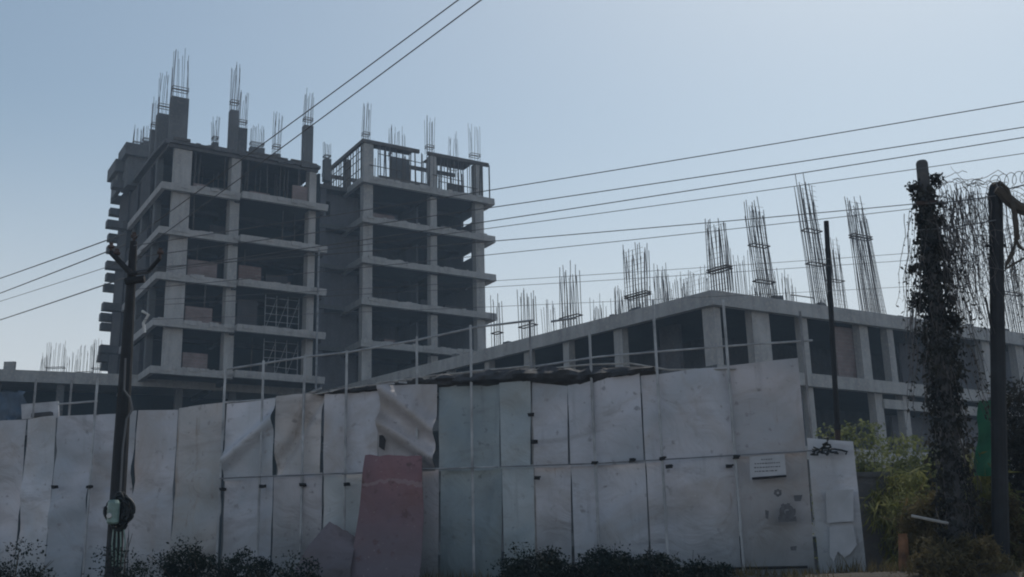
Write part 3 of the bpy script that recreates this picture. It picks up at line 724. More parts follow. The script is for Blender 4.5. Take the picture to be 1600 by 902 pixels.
for i, (a, b) in enumerate(zip(bounds, bounds[1:])):
    zt0, zt1 = fzz(a, itp(TOP, a)), fzz(b, itp(TOP, b))
    zt0 += rnd(-.03, .03); zt1 += rnd(-.03, .03)
    zm0, zm1 = fzz(a, itp(MIDY, a)), fzz(b, itp(MIDY, b))
    mt = SH[(i*5+2) % 6]; mt2 = SH[(i*5+3 + i//4) % 6]
    if a == 275: mt = mt2 = S_rust
    if a == 210: mt = mt2 = SH[3]
    if a == 428: mt = S_rust
    if a == 686: mt = mt2 = S_teal
    if a == 783: mt = mt2 = S_lt
    if a == 834: mt = mt2 = S_lt if False else SH[1]
    o = .012*(i % 2); fold = None
    g0 = .015
    if a < 350:
        if a == 350: pass
        sheet(a+.4, b-.5, FZ-.2, FZ-.2, zt0, zt1, mt, o, o+.01, .07, i, sk=-rnd(.0, .02), fold=(lambda c1, c2, sg: lambda u, v: sg*(.05*math.exp(-((v+.12*u-c1)/.05)**2) - .045*math.exp(-((v-.1*u-c2)/.07)**2)))(rnd(.55, .85), rnd(.25, .5), random.choice((-1, 1))))
    else:
        f = None
        if a == 350: f = diag(-.5, 1, .25, .15, .10)
        if a == 428: f = diag(-.9, 1, .1, -.15, .13)
        if a == 505: f = lambda u, v: .10*max(0, u-.8)*5*math.exp(-((v-.35)/.35)**2)
        if a == 595: f = lambda u, v: .20*math.exp(-((.55*u+v-1.0)/.11)**2) + .18*math.exp(-((.45*u+v-.58)/.09)**2) + .12*max(0, .25-u)*4*math.exp(-((v-.3)/.3)**2)
        if a == 1148: f = None
        blow = .10 if 600 < a < 1100 else .075
        gap = {350: .012, 428: .01, 505: .01, 595: .03, 686: .035, 783: .02, 834: .045, 891: .012, 917: .04, 1008: .02, 1148: .03}.get(a, 0)
        gl = {505: -.0, 783: 0}.get(a, 0)
        # upper sheet
        gu = {350: .02, 428: .035, 505: .02, 595: .03, 686: .025, 783: .04, 834: .035, 891: .01, 1008: .012}.get(a, .008)
        sheet(a+.6, b-.4, zm0-.02, zm1-.02, zt0, zt1, mt, o+.01, o+.03*(i % 2), blow*.9, i+40, sk=-gu, fold=f)
        # lower sheet, set slightly behind, narrow taper gap
        ga = 0
        sheet(a+.8, b-.3, FZ-.2, FZ-.2, zm0+.03, zm1+.03, mt2, o-.03, o-.02, blow, i+80, sk=-max(gap, .006)*1.2)
# flat dark quad painted for the shade seen through a tear
mb = MB()
P = [fw(fs(598, 690), .14, fzz(598, 668)), fw(fs(608, 690), .14, fzz(608, 690)), fw(fs(606, 690), .14, fzz(606, 706)), fw(fs(597, 690), .14, fzz(597, 700))]
mb.quad(*P); Bf(mb, 'torn_slit', M['ink'])
# last low sheets at the right end
zz0 = fzz(1262, 682)
sheet(1264, 1336, FZ-.2, FZ-.2, fzz(1264, 684), fzz(1336, 690), SH[2], 0, .01, .05, 201)
# the pipe frame in front
def pipe(px, py0, py1, o=.10, r=.021, mat='pipe', name='post'):
    s = fs(px, 720); z1 = fzz(px, py0); z0 = 1.7 if py1 is None else fzz(px, py1); mb = MB()
    l = rnd(-.012, .012)
    mb.tube([fw(s, o, z0), fw(s+l*.5, o+rnd(-.01,.01), (z0+z1)/2), fw(s+l, o, z1)], r, 7); Bf(mb, name, M[mat])
for px, y0, mt in ((-150, 610, 'pipe'), (-60, 600, 'pipe'), (40, 592, 'pipe_dark'), (96, 594, 'pipe_dark'), (149, 592, 'pipe'), (350, 575, 'pipe'), (412, 566, 'pipe'), (477, 557, 'pipe'), (543, 550, 'pipe'),
                 (655, 528, 'pipe'), (741, 510, 'pipe'), (832, 500, 'pipe_dark'), (932, 515, 'pipe'), (1036, 470, 'pipe'), (1150, 470, 'pipe'), (1272, 483, 'pipe_dark')):
    pipe(px, y0, None, mat=mt, r=.018 if mt == 'pipe_dark' else .02, o=.10 if mt == 'pipe' else -.09)
def rail(pts, o=.13, r=.017, mat='pipe', name='rail'):
    mb = MB(); mb.tube([fw(fs(x, y), o, fzz(x, y)) for x, y in pts], r, 6); Bf(mb, name, M[mat])
rail([(350, 577), (478, 557), (543, 550), (655, 530), (741, 511), (832, 500)], -.03)
rail([(860, 502), (900, 496)], -.03)
rail([(350, 628), (412, 624), (478, 616), (500, 606)], -.05, .015)
rail([(560, 607), (655, 590), (741, 577), (828, 571), (932, 555), (1036, 546), (1150, 537), (1270, 529)], -.13, .015)
rail([(88, 631), (149, 626)], -.05, .016)
rail([(540, 742), (655, 736)], .14, .011, 'pipe_dark'); rail([(660, 735), (783, 731)], .14, .014); rail([(785, 731), (932, 726), (1036, 720), (1150, 713), (1270, 706)], .14, .010, 'pipe_dark')
rail([(350, 749), (543, 741)], .14, .011, 'pipe_dark')
rail([(990, 888), (1120, 889), (1262, 886)], .03, .02, 'pole')
# clamps holding the sheets
for px, py in ((94, 762), (148, 762), (355, 766), (418, 761), (480, 759), (548, 758), (660, 758), (832, 650), (838, 692), (843, 748), (990, 721), (1036, 718), (1046, 731), (1140, 730), (1151, 716), (932, 725)):
    mb = MB(); s, z = fs(px+rnd(-1,1), py), fzz(px, py)
    mb.box((0,0,0),(1,1,1)); 
    mb.v = [fw(s + (q.x-.5)*rnd(.06,.1), .10+q.y*.07, z+(q.z-.5)*rnd(.03,.06)) for q in mb.v]
    mb.tube([fw(s-.03, .15, z), fw(s+.06, .17, z+.01)], .012, 5); Bf(mb, 'clamp', M['pole'])

# notice board fixed to the fence
def panel_thing(name, pts, o, mat, thick=.015):
    P = [fw(fs(x, y), o, fzz(x, y)) for x, y in pts]; mb = MB()
    mb.hexa([p for p in P] + [p + fn*thick for p in P]); return mb, P
mb, P = panel_thing('notice_board', [(1173, 752), (1229, 748), (1226, 712), (1172, 716)], .16, None)
org = P[0]
nb = empty('notice_board', org)
tag(nb, 'small pale printed notice board fixed on the fence below its seam', 'notice board')
mb.build('board', M['notice'], nb, origin=org)
mb = MB(); mb.tube([fw(fs(1176, 750), .20, fzz(1176, 750)), fw(fs(1229, 746), .20, fzz(1229, 746))], .018, 6); mb.build('lower_bar', M['pole'], nb, origin=org)
for k_, (y, x0, x1) in enumerate(((721, 1190, 1208), (727, 1180, 1218), (733, 1179, 1220), (739, 1180, 1212))):
    x = x0; mb = MB()
    while x < x1:
        l = rnd(1.5, 4.5); dy = -(x-1173)*.05
        a = [fw(fs(q, yy), .178, fzz(q, yy)) for q, yy in ((x, y+1.0+dy), (x+l, y+1.0+dy), (x+l, y-.6+dy), (x, y-.6+dy))]
        mb.quad(*a); x += l+rnd(.8, 1.6)
    mb.build('printed_line', M['ink_soft'], nb, origin=org)
# torn pale sheets of paper on the end of the fence
mb = MB(); P = [fw(fs(x, y), .10+.02*math.sin(x), fzz(x, y)) for x, y in ((1292, 818), (1333, 815), (1333, 766), (1290, 768))]
mb.quad(*P); o = mb.build('paper_poster', M['notice'], None, origin=P[0]); tag(o, 'blank pale poster pasted on the right end of the fence', 'poster')
mb = MB(); pts = [(1296, 868), (1302, 878), (1309, 862), (1318, 872), (1328, 866), (1338, 852), (1334, 828), (1331, 822), (1296, 824)]
P = [fw(fs(x, y), .11, fzz(x, y)) for x, y in pts]; n0 = len(mb.v); mb.v += P; mb.f.append(tuple(range(len(P))))
o = mb.build('paper_poster', M['notice'], None, origin=P[0]); tag(o, 'torn ragged poster hanging below the blank one at the end of the fence', 'poster')
# faded stencil marks on the fence
def blot(cx, cy, pts, o=.19):
    mb.v += [fw(fs(cx+x, cy+y), o, fzz(cx+x, cy+y)) for x, y in pts]; mb.f.append(tuple(range(len(mb.v)-len(pts), len(mb.v))))
def ringblot(cx, cy, r1, r2, n=14, o=.19):
    for q in range(n):
        t, t2 = 2*math.pi*q/n, 2*math.pi*(q+1)/n; e = .85+.3*random.random()
        blot(cx, cy, [(r1*math.cos(t), r1*math.sin(t)), (r1*math.cos(t2), r1*math.sin(t2)), (r2*e*math.cos(t2), r2*e*math.sin(t2)), (r2*e*math.cos(t), r2*e*math.sin(t))], o)
def mark(): Bf(mb, 'stencil_mark', M['ink_soft'])
mb = MB(); ringblot(1216, 772, 2, 6); mark()
mb = MB(); ringblot(1230, 801, 4, 13, 16); blot(1230, 801, [(-14, 8), (14, 7), (15, 15), (-13, 16)], .192); mark()
for c_, p_ in (((1230, 801), [(-3, -1), (4, -2), (3, 4), (-2, 4)]), ((1199, 805), [(-3, -7), (3, -5), (2, 8), (-2, 6)]), ((1248, 780), [(-8, -4), (6, -5), (3, 5), (-6, 5)]), ((1240, 858), [(-5, -3), (5, -4), (4, 3), (-4, 3)])):
    mb = MB(); blot(*c_, p_, .194); mark()
# tangle of black wire at the corner of the last sheet
mb = MB(); c = fw(fs(1290, 705), .12, fzz(1290, 705))
for q in range(9):
    p = c + fd*rnd(-.17, .1); pts = [p]
    for _ in range(6): p = p + fd*rnd(-.06, .09) + Vector((0, 0, rnd(-.045, .045))) + fn*rnd(-.02, .03); pts.append(p)
    mb.tube(pts, .014, 5)
o = mb.build('wire_tangle', M['coil'], None, origin=c); tag(o, 'tangle of black wire tied at the upper corner of the last low fence sheet', 'wire tangle')

# sagging dark tarpaulin rolled along the top of the fence
def tarp(pts, rz, ry, seed, label, mat='tarp'):
    mb = MB(); K = 46; sd_ = 12; n0 = 0
    for i in range(K+1):
        x = pts[0][0] + (pts[-1][0]-pts[0][0])*i/K
        yt = itp([(p[0], p[1]) for p in pts], x); yb = itp([(p[0], p[2]) for p in pts], x)
        zc = (fzz(x, yt)+fzz(x, yb))/2; hh = max(.015, abs(fzz(x, yt)-fzz(x, yb))/2)
        for q in range(sd_):
            t = 2*math.pi*q/sd_; nn = 1+.45*noise.noise(Vector((i*.45+seed, math.cos(t)*1.3, math.sin(t)*1.3)))
            mb.v.append(fw(fs(x), -.05+math.cos(t)*ry*nn, zc+math.sin(t)*hh*nn))
    for i in range(K):
        for q in range(sd_):
            w_ = (q+1) % sd_; mb.f.append((i*sd_+q, i*sd_+w_, (i+1)*sd_+w_, (i+1)*sd_+q))
    mb.f.append(tuple(range(sd_))); mb.f.append(tuple(K*sd_+q for q in range(sd_))[::-1])
    org = fw(fs(pts[0][0]), 0, fzz(pts[0][0], pts[0][2]))
    o = mb.build('tarpaulin', M[mat], None, origin=org, smooth=False); tag(o, label, 'tarpaulin')
tarp([(478, 614, 619), (540, 606, 615), (600, 597, 610), (655, 589, 605), (690, 586, 602)], .1, .12, 3, 'thin dark tarpaulin roll lying on the fence top left of the teal sheets')
tarp([(686, 586, 603), (760, 578, 601), (850, 574, 598), (920, 577, 601), (980, 574, 592), (1032, 572, 580)], .1, .2, 8, 'thick sagging dark tarpaulin bundle on the fence top above the teal sheets')
loose = [([(488, 618), (560, 606), (640, 595), (700, 590)], 'pale bamboo pole lying on the thin tarpaulin roll', 'bamboo'), ([(590, 600), (680, 588), (760, 580), (828, 573)], 'pale bamboo pole across both tarpaulins at the fence top', 'bamboo'),
         ([(700, 592), (800, 583), (920, 571), (985, 569), (1045, 579), (1150, 578)], 'long bent pale strip over the thick tarpaulin, reaching the tallest sheet', 'bamboo')]
for pts, lb, mt in loose:
    mb = MB(); P = [fw(fs(x, y), .05, fzz(x, y)) for x, y in pts]; mb.tube(P, .014, 5)
    o = mb.build('bamboo_pole', M[mt], None, origin=P[0]); tag(o, lb, 'pole')
for i, (pts, lb) in enumerate(((((600, 602), (620, 600), (622, 603), (601, 605)), 'left of two scraps of white plastic caught on the fence top'), (((627, 598), (640, 599), (641, 602), (628, 601)), 'right of two scraps of white plastic caught on the fence top'))):
    mb = MB(); P = [fw(fs(x, y), .12+.01*k, fzz(x, y)) for k, (x, y) in enumerate(pts)]; mb.quad(*P)
    mb.quad(P[0], P[1], P[1]+fn*.05+Vector((0,0,.02)), P[0]+fn*.04+Vector((0,0,.015)))
    o = mb.build('plastic_scrap', M['white'], None, origin=P[0]); tag(o, lb, 'plastic scrap')

# leaning sheets in front of the fence
def leaner(pts, mat, label, seed, o_top=.28, o_bot=.8, name='metal_sheet'):
    # pts px: TL TR BR BL, top near the fence, foot further out
    def P(x, y, o): return hitp(x, y, FP + fn*o, fn)
    TL, TR = P(*pts[0], o_top), P(*pts[1], o_top+.02); BR, BL = P(*pts[2], o_bot), P(*pts[3], o_bot)
    BR = TR + (BR-TR)*1.12; BL = TL + (BL-TL)*1.12
    mb = MB(); nu, nv = 12, 20
    for j in range(nv+1):
        for i in range(nu+1):
            a = TL.lerp(TR, i/nu); b = BL.lerp(BR, i/nu); p = a.lerp(b, j/nv) + fn*.07*math.sin(math.pi*j/nv*1.6+seed)
            mb.v.append(p + fn*(.05*noise.noise(Vector((i*.25+seed, j*.18, seed)))) + Vector((0,0,.03*noise.noise(Vector((i*.5, seed, 3))) if j == 0 else 0)))
    for j in range(nv):
        for i in range(nu): a = j*(nu+1)+i; mb.f.append((a, a+nu+1, a+nu+2, a+1))
    n = len(mb.v); back = [v - fn*.02 for v in mb.v]; mb.v += back
    f0 = list(mb.f); mb.f += [tuple(q+n for q in f)[::-1] for f in f0]
    o = mb.build(name, mat, None, origin=(BL+BR)/2, smooth=True); tag(o, label, 'metal sheet')
leaner([(573, 712), (661, 713), (656, 902), (541, 902)], S_red, 'dull maroon metal sheet leaning against the fence left of the teal sheets', 2)
leaner([(514, 815), (560, 842), (545, 902), (450, 902)], S_grey, 'short dark grey sheet leaning beside the maroon one', 6, .4, .95)

# ------------------------------------------------------------------ things behind the fence at the left
mb = MB(); P = [at(x, y, 19.3) for x, y in ((34, 655), (92, 652), (91, 627), (33, 632))]
mb.hexa(P + [p + Vector((0, .03, 0)) for p in P]); 
o = mb.build('white_sheet', M['white'], None, origin=P[0]); tag(o, 'pale sheet standing behind the left end of the fence, next to the blue tarpaulin', 'sheet')
mb = MB(); K = 10
for i in range(K+1):
    for j in range(7):
        p = at(-20+60*i/K, 612+45*j/6, 19.6); p.y += .25*noise.noise(Vector((i*.6, j*.5, 4))); p.z += .06*noise.noise(Vector((i*.7, j*.2, 9))); mb.v.append(p)
for i in range(K):
    for j in range(6): a = i*7+j; mb.f.append((a, a+1, a+8, a+7))
o = mb.build('tarpaulin', M['blue'], None, origin=at(10, 657, 19.6), smooth=True); tag(o, 'faded blue tarpaulin hanging behind the far left of the fence', 'tarpaulin')
mb = MB(); P = [at(x, y, 19.2) for x, y in ((48, 652), (80, 650), (79, 643), (49, 646))]
mb.hexa(P + [p + Vector((0, .12, 0)) for p in P]); o = mb.build('timber_board', M['tarp'], None, origin=P[0]); tag(o, 'short black board lying across the pale sheet behind the fence', 'board')

# ------------------------------------------------------------------ LEFT UTILITY POLE
PY = 14.6
def tz(p): return Vector((p.x, p.y, gz(p.x, p.y)-.05))
b0 = tz(at(178, 880, PY)); t0 = at(209, 378, PY)
up = empty('utility_pole', b0)
tag(up, 'dark utility pole with a forked crossarm standing before the left part of the fence', 'utility pole')
def Bp(mb, name, mat, r=up, sm=False): return mb.build(name, M[mat] if isinstance(mat, str) else mat, r, origin=r.location, smooth=sm)
mb = MB(); mb.tube([b0, b0.lerp(t0, .45), b0.lerp(t0, .8), t0], [.105, .098, .07, .05], 12); Bp(mb, 'shaft', 'pole', sm=False)
def ins(P, r, up_=.13):
    mb = MB(); mb.tube([P, P+Vector((0,0,.05)), P+Vector((0,0,.06)), P+Vector((0,0,.09)), P+Vector((0,0,.10)), P+Vector((0,0,up_))], [.018, .018, .045, .045, .025, .03], 8); Bp(mb, 'insulator', 'pole_steel', r)
arm_c = at(205, 428, PY-.1)
aL = at(173, 394, PY-.1); aR = at(250, 403, PY-.35)
mb = MB(); mb.tube([arm_c, aL], .042, 6); Bp(mb, 'crossarm', 'pole'); mb = MB(); mb.tube([arm_c, at(232, 424, PY-.2), aR], .03, 6); Bp(mb, 'crossarm', 'pole')
mb = MB(); mb.tube([at(196, 440, PY-.1), at(226, 436, PY-.1)], .05, 6); Bp(mb, 'bracket', 'pole')
for P in (t0, aL, aR, at(182, 404, PY-.1)): ins(P, up)
mb = MB(); mb.tube([at(222, 486, PY-.13), at(232, 492, PY-.13), at(224, 505, PY-.13), at(226, 520, PY-.12)], .02, 6); Bp(mb, 'cable_clamp', 'ceramic')
mb = MB(); pts = [at(x, y, PY-.14) for x, y in ((196, 560), (194, 610), (203, 622), (207, 640), (198, 655), (192, 700), (188, 770))]; mb.tube(pts, .013, 6); Bp(mb, 'drop_cable', 'wire')
# coil of cable and meter on the pole
cc = at(186, 800, PY-.16)
mb = MB()
for q in range(16):
    R1, R2 = rnd(.07, .19), rnd(.12, .25); ctr = cc + Vector((rnd(-.01,.03), rnd(-.05,.03), rnd(-.02,.02)))
    mb.tube([ctr + Vector((math.cos(t)*R1, -.03*math.sin(t*2+q), math.sin(t)*R2)) for t in [2*math.pi*i/26 for i in range(27)]], .018, 6)
o = mb.build('cable_coil', M['coil'], None, origin=cc - Vector((0,0,.25))); tag(o, 'coil of black cable hung low on the left utility pole', 'cable coil')
mt_root = empty('meter_box', cc + Vector((-.03, -.10, -.17))); tag(mt_root, 'small greenish meter box on the left utility pole in front of the cable coil', 'meter box')
mb = MB(); q = cc + Vector((-.03, -.12, 0)); mb.tube([q+Vector((0,0,-.16)), q+Vector((0,0,-.14)), q+Vector((0,0,.10)), q+Vector((0,0,.14))], [.05, .075, .075, .055], 12); mb.build('case', M['meter'], mt_root, origin=mt_root.location)
mb = MB(); q = cc + Vector((-.05, -.2, -.06)); mb.tube([q, q+Vector((0, -.02, 0))], [.035, .03], 10); mb.build('window', M['ceramic'], mt_root, origin=mt_root.location)
mb = MB()
for q in range(4):
    x = 178+q*5; mb.tube([at(x, 822, PY-.16), at(x-3+q*2, 850, PY-.18), at(x-2, 885, PY-.15)], .010, 5)
Bp(mb, 'earth_wire', 'meter')

# ------------------------------------------------------------------ OVERHEAD WIRES
def wire(Pa, Pb, sag, label, r=.011, grp='overhead power lines', K=30):
    mb = MB(); pts = []
    for i in range(K+1):
        t = i/K; p = Pa.lerp(Pb, t); p.z -= sag*4*t*(1-t); pts.append(p)
    mb.tube(pts, r, 5); o = mb.build('overhead_wire', M['wire'], None, origin=Pa); tag(o, label, 'wire', grp)
def through(Pa, px, py, Z):     # extend from Pa through the point of the photo at height Z
    q = hitz(px, py, Z); return q
P1 = at(209, 374, PY)
for (xa, ya, px, py, lb) in ((209, 372, 698, 0, 'upper left of the two wires rising steeply to the top of the photo'), (220, 392, 733, 0, 'lower right of the two wires rising steeply to the top of the photo')):
    Pa = at(xa, ya, PY-.1); q = hitz(px, py, Pa.z+.25); Pe = Pa + (q-Pa)*3.4
    wire(Pa, Pe, .10, lb, .006)
# right hand fan of wires
RW = [((209, 384), (820, 288), (1600, 155), 12.5, 'uppermost of the wires crossing the sky to the right of the tower'),
      ((215, 402), (820, 312), (1600, 195), 12.6, 'second wire from the top across the right sky'),
      ((215, 426), (820, 331), (1600, 211), 12.7, 'third wire from the top across the right sky'),
      ((215, 428), (820, 341), (1600, 236), 12.9, 'fourth wire from the top, passing just above the vine covered pole')]
for a, m_, e, D, lb in RW:
    Pa = at(a[0], a[1], PY-.2); Pe0 = at(e[0], e[1], D); Pe = Pa + (Pe0-Pa)*1.25
    wire(Pa, Pe, .05, lb, .005 if a[1] > 427 else .0065)
VP = 14.2
LW = [((215, 420), (1428, 319), 'fifth wire down, ending at the vine covered pole', .0065), ((215, 452), (1430, 326), 'sixth wire down, just under the fifth, ending at the vine covered pole', .005),
      ((215, 470), (1432, 395), 'thin cable over the podium starter bars, upper of the lower pair', .0035), ((215, 478), (1434, 406), 'thin cable over the podium starter bars, lower of the lower pair', .0035),
      ((215, 500), (1440, 447), 'faintest lowest cable just above the podium roof corner', .003)]
for a, e, lb, r in LW: wire(at(a[0], a[1], PY-.15), at(e[0], e[1], VP-.1), .03, lb, r)
for i, (ya, xe, ye, lb) in enumerate(((365, 5, 432, 'uppermost wire running off the left edge of the photo'), (382, 5, 455, 'second wire at the left edge, just under the uppermost'), (408, 5, 468, 'faint third wire at the left edge of the photo'), (434, 5, 497, 'lowest wire running off the left edge of the photo'))):
    Pa = at(196, ya, PY-.1); q = at(xe, ye, PY+6.); wire(Pa, Pa + (q-Pa)*2.2, .02, lb, .009 if i != 2 else .005)

# ------------------------------------------------------------------ RIGHT POLES AND VINES
vb = tz(at(1503, 885, VP)); vt = at(1440, 252, VP)
vp = empty('utility_pole', vb); tag(vp, 'leaning concrete pole wrapped in dead vines, taller of the two poles at the right', 'utility pole')
mb = MB(); mb.tube([vb, vb.lerp(vt, .5), vt + (vb-vt).normalized()*.03, vt], [.125, .105, .078, .062], 12); Bp(mb, 'shaft', 'pole_rcc', vp)
mb = MB(); q = at(1448, 318, VP-.1); mb.tube([q+Vector((-.14,0,0)), q+Vector((.14,0,0.02))], .03, 6); Bp(mb, 'wire_bracket', 'pole_steel', vp)
sb = tz(at(1563, 885, VP-.1)); stp = at(1555, 292, VP-.1)
sp = empty('utility_pole', sb); tag(sp, 'straight dark pole with rounded top at the far right, beside a thick bare branch', 'utility pole')
mb = MB(); mb.tube([sb, sb.lerp(stp, .5), stp+Vector((0,0,-.04)), stp+Vector((0,0,.02)), stp+Vector((0,0,.06))], [.105, .092, .088, .07, .03], 12); Bp(mb, 'shaft', 'pole', sp)
mb = MB(); q = at(1556, 384, VP-.12); mb.tube([q+Vector((-.14,0,0)), q+Vector((.13,0,0))], .022, 6); Bp(mb, 'wire_bracket', 'pole', sp)
mb = MB(); q = at(1558, 500, VP-.12); mb.tube([q+Vector((-.08,0,-.3)), q+Vector((-.11,0,.3))], .014, 6); Bp(mb, 'conduit', 'pole', sp)
for (a, e, lb) in (((1428, 319), (1556, 306), 'short wire linking the tops of the two right poles, upper'), ((1432, 360), (1556, 344), 'short wire linking the two right poles, lower')):
    wire(at(*a, VP-.1), at(*e, VP-.2), .02, lb, .009)
wire(at(1556, 300, VP-.2), at(1660, 272, VP-.6), .01, 'wire leaving the straight pole for the right edge of the photo', .01)
# vines on the leaning pole
def vine_strand(mb, P, L, drift, r=.006, K=12, wig=.05):
    pts = [P]; d = Vector((drift, rnd(-.1, .1), -1)); ph = rnd(0, 6)
    for i in range(K):
        d2 = d + Vector((math.sin(ph+i*.9)*.35 + rnd(-.3,.3), rnd(-.3,.3), 0))*wig*6
        pts.append(pts[-1] + d2.normalized()*L/K)
    mb.tube(pts, [r*(1-.5*i/K) for i in range(K+1)], 3); return pts
vroot = empty('climbing_vine', vb + Vector((-.15, -.1, 0))); tag(vroot, 'dead vine smothering the leaning concrete pole, trailing twigs on both sides', 'vine')
mbS = MB(); mbL = MB(); axis_ = (vt-vb); LN = axis_.length
for q in range(120):
    t = rnd(.12, .91); c = vb + axis_*t; ang = rnd(0, 2*math.pi); rr = rnd(.09, .2)*(1.15-.5*t)
    P = c + Vector((math.cos(ang)*rr, math.sin(ang)*rr*.8, 0))
    vine_strand(mbS, P, rnd(.35, 1.3), rnd(-.12, .22), rnd(.005, .012), 9, .09)
for q in range(6500):
    t = rnd(.02, .93)**.92; c = vb + axis_*t; ang = rnd(0, 2*math.pi)
    lump = 1+.55*noise.noise(Vector((t*22, math.cos(ang)*1.2, math.sin(ang)*1.2)))
    base = .10 + .10*(1-t) + (.07 if t < .75 else .03)
    rr = base*lump*rnd(.5, 1.12)
    P = c + Vector((math.cos(ang)*rr, math.sin(ang)*rr, 0))
    d = (rdir()*.6 + Vector((0,0,-.7))).normalized(); L = rnd(.03, .11)*rnd(.6, 1.1); mbL.leaf(P, d, rdir(), L, L*rnd(.35, .8))
for sx in (-1, 1):
    for q in range(34 if sx < 0 else 36):
        t = rnd(.45, .93); P = vb + axis_*t + Vector((sx*(rnd(.1, .3) if sx < 0 else rnd(.1, .42)), rnd(-.1,.1), 0))
        pts = vine_strand(mbS, P, rnd(.5, 1.5), sx*rnd(.05, .3) - .02, rnd(.004, .008), 12, .06)
        for p in pts[1::1]:
            if rnd(0, 1) < .75: mbL.leaf(p, (rdir()+Vector((0,0,-.8))).normalized(), rdir(), rnd(.03, .08), rnd(.02, .04))
for (px_, py_, rr_, nn_) in ((1462, 282, .11, 240), (1428, 292, .09, 160), (1470, 345, .07, 110), (1480, 395, .10, 170), (1478, 430, .09, 150), (1425, 420, .08, 110), (1432, 470, .12, 200), (1492, 500, .12, 220), (1470, 318, .06, 70)):
    c = at(px_, py_, VP)
    for q in range(nn_):
        e = rdir(); P = c + e*rr_*rnd(.1, 1.2); mbL.leaf(P, (rdir()+Vector((0,0,-.5))).normalized(), rdir(), rnd(.03, .08), rnd(.015, .045))
    base_ = vb + axis_*max(0, min(1, (c.z-vb.z)/axis_.z)); mbS.tube([base_, base_.lerp(c, .6)+Vector((0,0,.06)), c], .007, 4)
Bp(mbS, 'stem', 'twig', vroot); Bp(mbL, 'foliage', 'leaf_vine', vroot)
# curtain of hanging twigs between the two poles and right of the second
def curtain(x0, x1, ytop, ylo, n, label, lean, extra, seed):
    rt = empty('hanging_vine', tz(at((x0+x1)/2, 880, VP-.1))); tag(rt, label, 'vine'); mbS = MB(); mbL = MB()
    for q in range(n):
        x = rnd(x0, x1); y = ytop + rnd(-4, 26) + (0 if rnd(0,1) < .6 else rnd(0, 110)); P = at(x, y, VP + rnd(-.25, .25))
        L = (rnd(.35, 1.0)*(ylo-y))*VP/F
        pts = vine_strand(mbS, P, max(.2, L), rnd(-.1, .1)+lean, rnd(.002, .005) if q % 9 else .010, 14, rnd(.04, .16))
        for p in pts:
            if rnd(0,1) < extra: mbL.leaf(p + rdir()*.02, (rdir()+Vector((0,0,-.6))).normalized(), rdir(), rnd(.02, .06), rnd(.012, .03))
        for _ in range(random.choice((0, 1, 1, 2))):
            i = random.randrange(1, 11); p2 = pts[i]; d2 = Vector((rnd(-1, 1), rnd(-.5, .5), rnd(-1.1, .5))).normalized(); bp = [p2]
            for _k in range(5):
                d2 = (d2 + rdir()*.45 + Vector((0, 0, -.12))).normalized(); bp.append(bp[-1] + d2*rnd(.04, .1))
            mbS.tube(bp, [.005, .0045, .004, .003, .0025, .002], 3)
    # horizontal tendrils along the wire
    for q in range(10):
        xa = rnd(x0-8, x1-20); P = at(xa, ytop+rnd(-6, 14), VP-.05); pts = [P]
        for i in range(9): pts.append(pts[-1] + Vector((rnd(.01, .08), rnd(-.03,.03), rnd(-.05, .05))))
        mbS.tube(pts, .005, 3)
    Bp(mbS, 'stem', 'twig', rt); Bp(mbL, 'foliage', 'leaf_vine', rt)
curtain(1466, 1548, 286, 560, 150, 'curtain of bare hanging vine twigs strung between the two right poles', .04, .10, 1)
curtain(1568, 1680, 300, 620, 110, 'hanging vine twigs to the right of the straight pole at the photo edge', .0, .15, 2)
# thick bent branch by the straight pole
mb = MB()
P = [at(x, y, VP-.25) for x, y in ((1556, 296), (1564, 300), (1575, 312), (1590, 324), (1612, 332), (1650, 336))]; 
tb = empty('bare_branch', sb + Vector((.3, 0, 0))); tag(tb, 'thick dark bare branch bending right from the top of the straight pole', 'branch')
mb.tube(P, [.05, .065, .075, .08, .085, .085], 8); Bp(mb, 'limb', 'bark', tb)
mb = MB(); mb.tube([at(x, y, VP-.3) for x, y in ((1553, 290), (1562, 285), (1573, 295), (1582, 318), (1587, 345), (1589, 372), (1582, 395), (1573, 412), (1570, 424))], [.02, .026, .03, .032, .034, .036, .034, .024, .012], 7)
mb.tube([at(x, y, VP-.3) for x, y in ((1586, 372), (1593, 386), (1602, 392))], [.026, .02, .014], 6); mb.tube([at(x, y, VP-.3) for x, y in ((1572, 420), (1585, 412), (1603, 402))], [.016, .018, .014], 6)
mb.tube([at(x, y, VP-.2) for x, y in ((1640, 336), (1652, 500), (1660, 700), (1665, 890))], [.085, .1, .12, .14], 8)
Bp(mb, 'twig', 'bark', tb)
# coil of razor-like wire along the top right
mb = MB(); pts = []
for i in range(150):
    t = i/150; c = at(1552 + 110*t, 284 - 18*t, VP-.45); a = t*2*math.pi*9
    pts.append(c + Vector((math.sin(a)*.03, math.cos(a)*.09, math.sin(a+.6)*.10)))
mb.tube(pts, .005, 4); o = mb.build('razor_wire', M['wire'], None, origin=pts[0]); tag(o, 'loose coils of razor wire above the straight pole at the right edge', 'razor wire')

# thin dark steel post behind the end of the fence
q0 = at(1306, 760, 17.6); q0.z = gz(q0.x, q0.y); q1 = at(1291, 346, 17.6)
ps = empty('steel_post', q0); tag(ps, 'thin dark steel post standing behind the last fence sheet, before the podium', 'post')
mb = MB(); mid = q0.lerp(q1, .42)
mb.tube([q0, mid], .045, 8); Bp(mb, 'lower_tube', 'pole_steel', ps); mb = MB(); mb.tube([mid, q1], .043, 8); Bp(mb, 'upper_tube', 'pole', ps)
mb = MB(); mb.tube([mid-Vector((0,0,.05)), mid+Vector((0,0,.05))], .056, 8); Bp(mb, 'collar', 'pole', ps)

